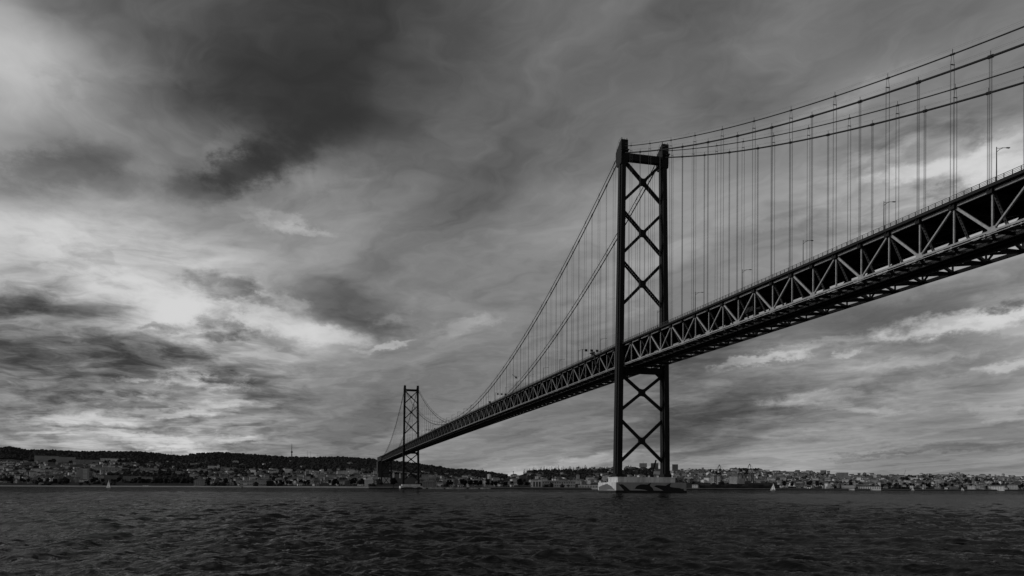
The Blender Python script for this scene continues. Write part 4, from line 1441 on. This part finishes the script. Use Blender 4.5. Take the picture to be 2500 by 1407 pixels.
# concrete anchorage where the bridge lands on the far bank
ao = tag(empty('bridge_anchorage', (0, 1590, 0)), 'tall grey concrete anchorage carrying the far end of the bridge', 'anchorage')
M['dconc'] = material('weathered_concrete', .05, .9, .3, .08, .2, True)
MB().box(-13, 13, -8, 30, -2, 64).build('pylon_wall', M['dconc'], ao)
MB().prism([(-13.5, -70, -1), (-13.5, -8.1, -1), (-13.5, -8.1, 27), (-13.5, -40, 25), (-13.5, -66, 9)], (27, 0, 0)).build('splay_block', M['quay'], ao)
MB().box(-12.3, 12.3, -93, 31, 66.6, 76.2).box(-12.9, 12.9, -93, 31, 76.1, 77.6).build('approach_span', M['steel'], ao)
for x in (-14.2, 13.02):
    MB().box(x, x + 1.2, -9, 31, 40, 66).build('parapet', M['dconc'], ao)

# motorway viaduct climbing the valley behind the far tower
vo = tag(empty('viaduct'), 'pale concrete viaduct on tall piers behind the far bridge tower', 'viaduct')
vp = [at(u, d, z_of(u, py, d)) for u, py, d in ((930, 1147, 2000), (946, 1148, 2100), (961, 1149.5, 2210), (977, 1151.5, 2320), (996, 1154, 2430), (1014, 1156.3, 2540), (1031, 1158.5, 2660), (1048, 1160.5, 2800), (1064, 1163, 2950))]
for a, b in zip(vp[:-1], vp[1:]):
    mid = (a + b) / 2
    dr_ = (b - a)
    sd = Vector((-dr_.y, dr_.x, 0)).normalized() * 6
    m_ = MB()
    ring = []
    for p, t in ((a, 4.6), (mid, 2.0), (b, 4.6)):
        ring.append([p - sd, p + sd, p + sd * .6 - Vector((0, 0, t)), p - sd * .6 - Vector((0, 0, t))])
    m_.loft(ring).build('deck_span', WALLS[3], vo)
for p in vp[1:-1]:
    MB().box(p.x - 2, p.x + 2, p.y - 2, p.y + 2, 0, p.z - 4).build('pier', WALLS[3], vo)

# ------------------------------------------------------------------ masts, cranes, boats
def post_mast(u, ytop, ybot, label, r_, d=None):
    d = d or depth_of(u, ybot)
    z0 = ground(u, d)
    h = z_of(u, ytop, d) - z0
    o = tag(empty('radio_mast', at(u, d, z0)), label, 'mast', 'thin masts on the wooded ridge')
    MB().tube([(0, 0, -2), (0, 0, h * .6), (0, 0, h)], [r_, r_ * .7, r_ * .3], 6).build('shaft', M['black'], o)
    return o, h


post_mast(750, 1099, 1121, 'thin radio mast on the ridge just right of the broadcasting tower', .7)
post_mast(758, 1101, 1121, 'second thin radio mast right of the broadcasting tower', .6)
post_mast(774, 1105, 1121, 'faint short mast, third right of the broadcasting tower', .5)
post_mast(600, 1100, 1113, 'faint thin mast on the ridge left of the broadcasting tower', .5)
post_mast(810, 1111, 1121, 'short aerial on the ridge between broadcasting tower and bridge', .7)
o, h = post_mast(418, 1096, 1115, 'spindly lattice mast on the dip of the left ridge', .5)
for f_ in (.55, .75, .95):
    MB().bar((-4, 0, h * f_), (4, 0, h * f_), .4, .4, (0, 1, 0)).build('crossarm', M['black'], o)
tu, td = 712, depth_of(712, 1119)
tz = ground(tu, td)
to = tag(empty('broadcasting_tower', at(tu, td, tz)), 'slender broadcasting tower with a round pod on the wooded ridge', 'tower')
th_ = z_of(tu, 1083, td) - tz
MB().tube([(0, 0, -3), (0, 0, th_ * .36), (0, 0, th_ * .52)], [3.2, 2.4, 2.2], 10).build('shaft', M['tower'], to)
MB().tube([(0, 0, th_ * .36), (0, 0, th_ * .40), (0, 0, th_ * .45), (0, 0, th_ * .47)], [2.5, 5.2, 5.2, 3.0], 12).build('pod', M['tower'], to)
MB().tube([(0, 0, th_ * .46), (0, 0, th_ * .8), (0, 0, th_)], [1.7, 1.2, .5], 8).build('antenna', M['tower'], to)


def tower_crane(u, ytop, ybot, jib, label, tilt=0.0):
    d = depth_of(u, ybot)
    z0 = ground(u, d)
    h = z_of(u, ytop, d) - z0
    o = tag(empty('tower_crane', at(u, d, z0), facing(u)), label, 'crane', 'tower cranes between the bridge towers')
    m_ = MB()
    for x, y in ((-1.1, -1.1), (1.1, -1.1), (1.1, 1.1), (-1.1, 1.1)):
        m_.bar((x, y, -1), (x, y, h), .5, .5)
    n = int(h / 3)
    for i in range(n):
        m_.bar((-1.1, -1.1, i * 3), (1.1, -1.1, i * 3 + 3), .3, .3).bar((1.1, 1.1, i * 3), (-1.1, 1.1, i * 3 + 3), .3, .3)
    m_.build('lattice_mast', M['dconc'], o)
    s_ = 1 if jib > 0 else -1
    MB().bar((-s_ * abs(jib) * .3, 0, h), (jib, 0, h + tilt), 1.2, .9, (0, 1, 0)).build('jib', M['dconc'], o)
    MB().box(-s_ * abs(jib) * .3 - 1.5, -s_ * abs(jib) * .3 + 1.5, -1, 1, h - 3, h - .4).build('counterweight', M['steel'], o)
    MB().bar((0, 0, h), (0, 0, h + 5), .8, .8).bar((0, 0, h + 5), (jib * .7, 0, h + .7 + tilt * .7), .2, .2, (0, 1, 0)).bar((0, 0, h + 5), (-s_ * abs(jib) * .28, 0, h + .5), .2, .2, (0, 1, 0)).build('peak', M['dconc'], o)


tower_crane(1108, 1151, 1180, 17, 'tower crane with raised jib nearest the far bridge tower', 1)
tower_crane(1177, 1148, 1180, -14, 'tower crane with short jib left of the cypress hill', 0)
lo = tag(empty('lookout_tower', at(1253, depth_of(1253, 1163), ground(1253, depth_of(1253, 1163)))), 'thin lookout tower standing in the saddle left of the cypress hill', 'tower')
MB().tube([(0, 0, -2), (0, 0, 17)], [1.6, 1.0], 8).build('shaft', M['black'], lo)
MB().tube([(0, 0, 16.8), (0, 0, 18), (0, 0, 20), (0, 0, 21.5)], [1.4, 2.4, 2.2, .4], 8).build('head', M['black'], lo)


def port_crane(u, ytop, ybot, label):
    d = lerp_tab(SHORE, u) + 20
    z0 = 2.7
    h = z_of(u, ytop, d) - z0
    o = tag(empty('container_crane', at(u, d, z0), facing(u) + .3), label, 'crane', 'container cranes on the quay')
    for x in (-8, 8):
        MB().bar((x, -6, 0), (x, -6, h * .62), 1.3, 1.3).bar((x, 6, 0), (x, 6, h * .62), 1.3, 1.3).bar((x, -6, h * .3), (x, 6, h * .3), 1, 1).bar((x, -6, h * .3), (x, 6, h * .6), .6, .6).build('portal_leg', M['black'], o)
    MB().bar((-14, 0, h * .63), (20, 0, h * .63), 2.2, 1.8, (0, 1, 0)).build('boom', M['black'], o)
    MB().bar((-7, 0, h * .63), (1, 0, h), .9, .9, (0, 1, 0)).bar((8, 0, h * .63), (1, 0, h), .9, .9, (0, 1, 0)).bar((1, 0, h), (19, 0, h * .64), .4, .4, (0, 1, 0)).bar((1, 0, h), (-13, 0, h * .64), .4, .4, (0, 1, 0)).build('a_frame', M['black'], o)
    MB().box(-9, -4, -2.4, 2.4, h * .645, h * .72).build('machine_house', M['black'], o)


port_crane(1755, 1134.5, 1190, 'dark container crane whose pointed frame tops the skyline above the white window-grid block')
port_crane(1829, 1132.5, 1190, 'dark container crane with the tallest pointed frame at the right end of the container quay')
# slewing harbour crane seen between the tower legs
hd = lerp_tab(SHORE, 1592) + 20
ho = tag(empty('harbour_crane', at(1592, hd, 2.7), facing(1592)), 'harbour crane with a thick raised boom between the near tower legs', 'crane')
MB().bar((-4, 0, 0), (-2.5, 0, 24), 3, 3, (0, 1, 0)).bar((4, 0, 0), (2.5, 0, 24), 3, 3, (0, 1, 0)).build('portal', M['steel'], ho)
MB().box(-5, 3.5, -3, 3, 23.5, 30).build('cab', M['steel'], ho)
MB().bar((-1, 0, 27), (8.5, 0, 64), 3.4, 3.4, (0, 1, 0)).build('boom', M['steel'], ho)
MB().bar((-3.5, 0, 29), (-6, 0, 46), .8, .8, (0, 1, 0)).bar((-6, 0, 46), (-2, 0, 30), .7, .7, (0, 1, 0)).bar((-6, 0, 46), (7.5, 0, 60), .3, .3, (0, 1, 0)).bar((-8, 0, 41), (-4.6, 0, 46.5), 1.6, 1.6, (0, 1, 0)).build('back_stay', M['steel'], ho)
mc = tag(empty('mobile_crane', at(2206, depth_of(2206, 1163), ground(2206, depth_of(2206, 1163))), facing(2206)), 'faint slanting crane boom above the right-hand skyline', 'crane')
MB().bar((0, 0, 0), (8, 0, 27), .9, .9, (0, 1, 0)).build('boom', M['dconc'], mc)
MB().box(-4, 3, -2, 2, -1, 3).build('carrier', M['dconc'], mc)

# containers stacked along the dark quay right of the near pier
cont_mats = [material('container_%d' % i, v, .6, .2, .5, .2) for i, v in enumerate((.02, .03, .05, .09))]
cont_me = [MB().box(-6.1, 6.1, -1.25, 1.25, 0, 2.59).mesh('container', m_) for m_ in cont_mats]
rib = MB()
for i in range(12):
    rib.box(-5.8 + i * 1.0, -5.5 + i * 1.0, -1.32, -1.2, .15, 2.45)
rib_me = [rib.mesh('corrugation', m_) for m_ in cont_mats]
stack = [(u, lv, row) for row in (0, 1) for u in range(1702, 1900, 13) for lv in range(4)]
for (u, lv, row) in stack:
    if lv > 1 + (u // 13 * 7 + row * 3) % 4:
        continue
    d = lerp_tab(SHORE, u) + 8 + row * 14
    k_ = rp.choices(range(4), (5, 4, 2, 1))[0]
    o = empty('shipping_container', at(u, d, 2.95 + lv * 2.62), facing(u))
    link('box', cont_me[k_], o)
    link('corrugation', rib_me[k_], o)
    tag(o, '%s shipping container, %s level of the %s %s stack right of the near pier' % (('black', 'dark', 'dark grey', 'grey')[k_], ('bottom', 'second', 'third', 'fourth')[lv], nth((u - 1702) // 13 + 1), ('front', 'rear')[row]), 'container', 'containers on the quay')


def sailboat(u, d, h, label, heel=.05, flip=1, turn=0.0):
    o = tag(empty('sailing_boat', at(u, d, -.1), facing(u)), label, 'sailing boat', 'sailing boats on the river')
    o.rotation_euler = (0, heel, facing(u) + turn)
    L_ = h * .75
    hull = []
    for x, wd, zb in ((-.5, .12, .35), (-.3, .15, .1), (0, .17, 0), (.3, .1, .12), (.5, .01, .4)):
        hull.append([(x * L_ * flip, -wd * L_, .95 + .25 * x), (x * L_ * flip, wd * L_, .95 + .25 * x), (x * L_ * flip, wd * .4 * L_, zb - .15), (x * L_ * flip, -wd * .4 * L_, zb - .15)])
    MB().loft(hull).build('hull', M['white'], o)
    MB().tube([(0, 0, .8), (0, 0, h)], [.09, .05], 6).build('mast', M['black'], o)
    def sail(name, a, b, c):
        m_ = MB()
        n = 6
        rows = []
        for i in range(n + 1):
            t = i / n
            p0, p1 = a.lerp(c, t), b.lerp(c, t)
            rows.append([p0 + (p1 - p0) * (j / 4) + Vector((0, math.sin(math.pi * j / 4) * h * .05 * (1 - t), 0)) for j in range(5)])
        v = [p for r_ in rows for p in r_]
        v2 = [p + Vector((0, .03, 0)) for p in v]
        nn = len(v)
        fs = []
        for i in range(n):
            for j in range(4):
                q = (i * 5 + j, i * 5 + j + 1, (i + 1) * 5 + j + 1, (i + 1) * 5 + j)
                fs += [q, tuple(nn + k_ for k_ in reversed(q))]
        m_.poly(v + v2, fs).build(name, M['sail'], o, smooth=True)
    sail('mainsail', Vector((-.05 * flip, 0, 1.7)), Vector((-.42 * L_ * flip, .2, 1.6)), Vector((-.04 * flip, 0, h)))
    sail('jib', Vector((.48 * L_ * flip, 0, 1.2)), Vector((.02 * flip, .2, 1.5)), Vector((.02 * flip, 0, h * .85)))


sailboat(264, 1150, 12.5, 'white sailing boat before the left waterfront', .1, -1, -1.0)
sailboat(1887, 1250, 12.0, 'white sailing boat with tall sail right of the near pier', .05, -1, -.5)
sailboat(2228, 1500, 8.0, 'small pale sailing boat near the right waterfront', .04, 1)
sailboat(2350, 1700, 9.0, 'faint small sailing boat near the right edge', -.12, 1)
# yacht marina between the towers: bare masts and pale hulls
for i in range(12):
    u = 1035 + i * 14.2 + rp.uniform(-4, 4)
    d = lerp_tab(SHORE, u) - 26 - rp.uniform(0, 12)
    o = tag(empty('moored_yacht', at(u, d, 0), facing(u) + rp.uniform(-.5, .5)), 'pale bare-masted moored yacht, %s from the far bridge tower' % nth(i + 1), 'yacht', 'yachts moored between the towers')
    MB().loft([[(-6, -1.2, 1.4), (-6, 1.2, 1.4), (-6, .8, 0), (-6, -.8, 0)], [(0, -1.8, 1.3), (0, 1.8, 1.3), (0, 1.1, -.2), (0, -1.1, -.2)], [(6, -.1, 1.8), (6, .1, 1.8), (6, .1, .5), (6, -.1, .5)]]).box(-2.5, 1.5, -1, 1, 1.3, 2.2).build('hull', M['white'], o)
    MB().tube([(.8, 0, 1), (.8, 0, rp.uniform(12, 19))], [.12, .07], 5).build('mast', M['dconc'], o)
# vans on the left promenade
for i, u in enumerate((351, 356, 361)):
    d = lerp_tab(SHORE, u) + 6
    o = tag(empty('parked_van', at(u, d, 2.95), facing(u)), '%s of three bright white vans on the left promenade' % ('leftmost', 'middle', 'rightmost')[i], 'van', 'vans on the promenade')
    MB().prism([(-2.6, -1, .4), (2.6, -1, .4), (2.6, -1, 1.3), (1.9, -1, 1.5), (1.3, -1, 2.4), (-2.6, -1, 2.4)], (0, 2, 0)).build('body', M['sail'], o)
    MB().prism([(1.35, -1.02, 1.5), (1.8, -1.02, 1.5), (1.3, -1.02, 2.2), (.4, -1.02, 2.2), (.4, -1.02, 1.5)], (0, 2.04, 0)).build('window', M['win'], o)
    for x in (-1.6, 1.6):
        MB().tube([(x, -1.05, .4), (x, 1.05, .4)], .4, 10).build('wheel', M['black'], o)

# helicopter hovering left of the cables
hp = at(1259, 1250, z_of(1259, 922, 1250))
he = tag(empty('helicopter', hp, facing(1259) + .5), 'small dark helicopter flying among the cables left of the near tower', 'helicopter')
he.rotation_euler = (0, .35, facing(1259) + .6)
MB().tube([(-2.4, 0, .1), (-1.6, 0, 0), (0, 0, 0), (1.4, 0, -.1), (2.2, 0, -.3)], [.35, .95, 1.15, .95, .3], 10).build('fuselage', M['black'], he, smooth=True)
MB().tube([(-1.8, 0, .4), (-7.2, 0, .9)], [.45, .18], 8).prism([(-7.4, -.06, .6), (-6.4, -.06, .8), (-7.2, -.06, 2.4), (-7.9, -.06, 2.4)], (0, .12, 0)).build('tail_boom', M['black'], he)
rot = MB()
for i in range(4):
    a = .3 + i * math.pi / 2
    rot.bar((0, 0, 1.9), (5.8 * math.cos(a), 5.8 * math.sin(a), 1.95), .32, .06, (-math.sin(a), math.cos(a), 0))
rot.bar((0, 0, 1), (0, 0, 2), .25, .25).build('main_rotor', M['black'], he)
MB().bar((-7.3, .25, .2), (-7.3, .25, 2.2), .18, .05).bar((-8.3, .25, 1.2), (-6.3, .25, 1.2), .18, .05, (0, 0, 1)).build('tail_rotor', M['black'], he)
for y in (-.9, .9):
    MB().tube([(-1.6, y, -1.6), (1.6, y, -1.6), (2.0, y, -1.4)], .07, 5).bar((-.9, y * .5, -.7), (-.9, y, -1.6), .07, .07).bar((.9, y * .5, -.7), (.9, y, -1.6), .07, .07).build('skid', M['black'], he)
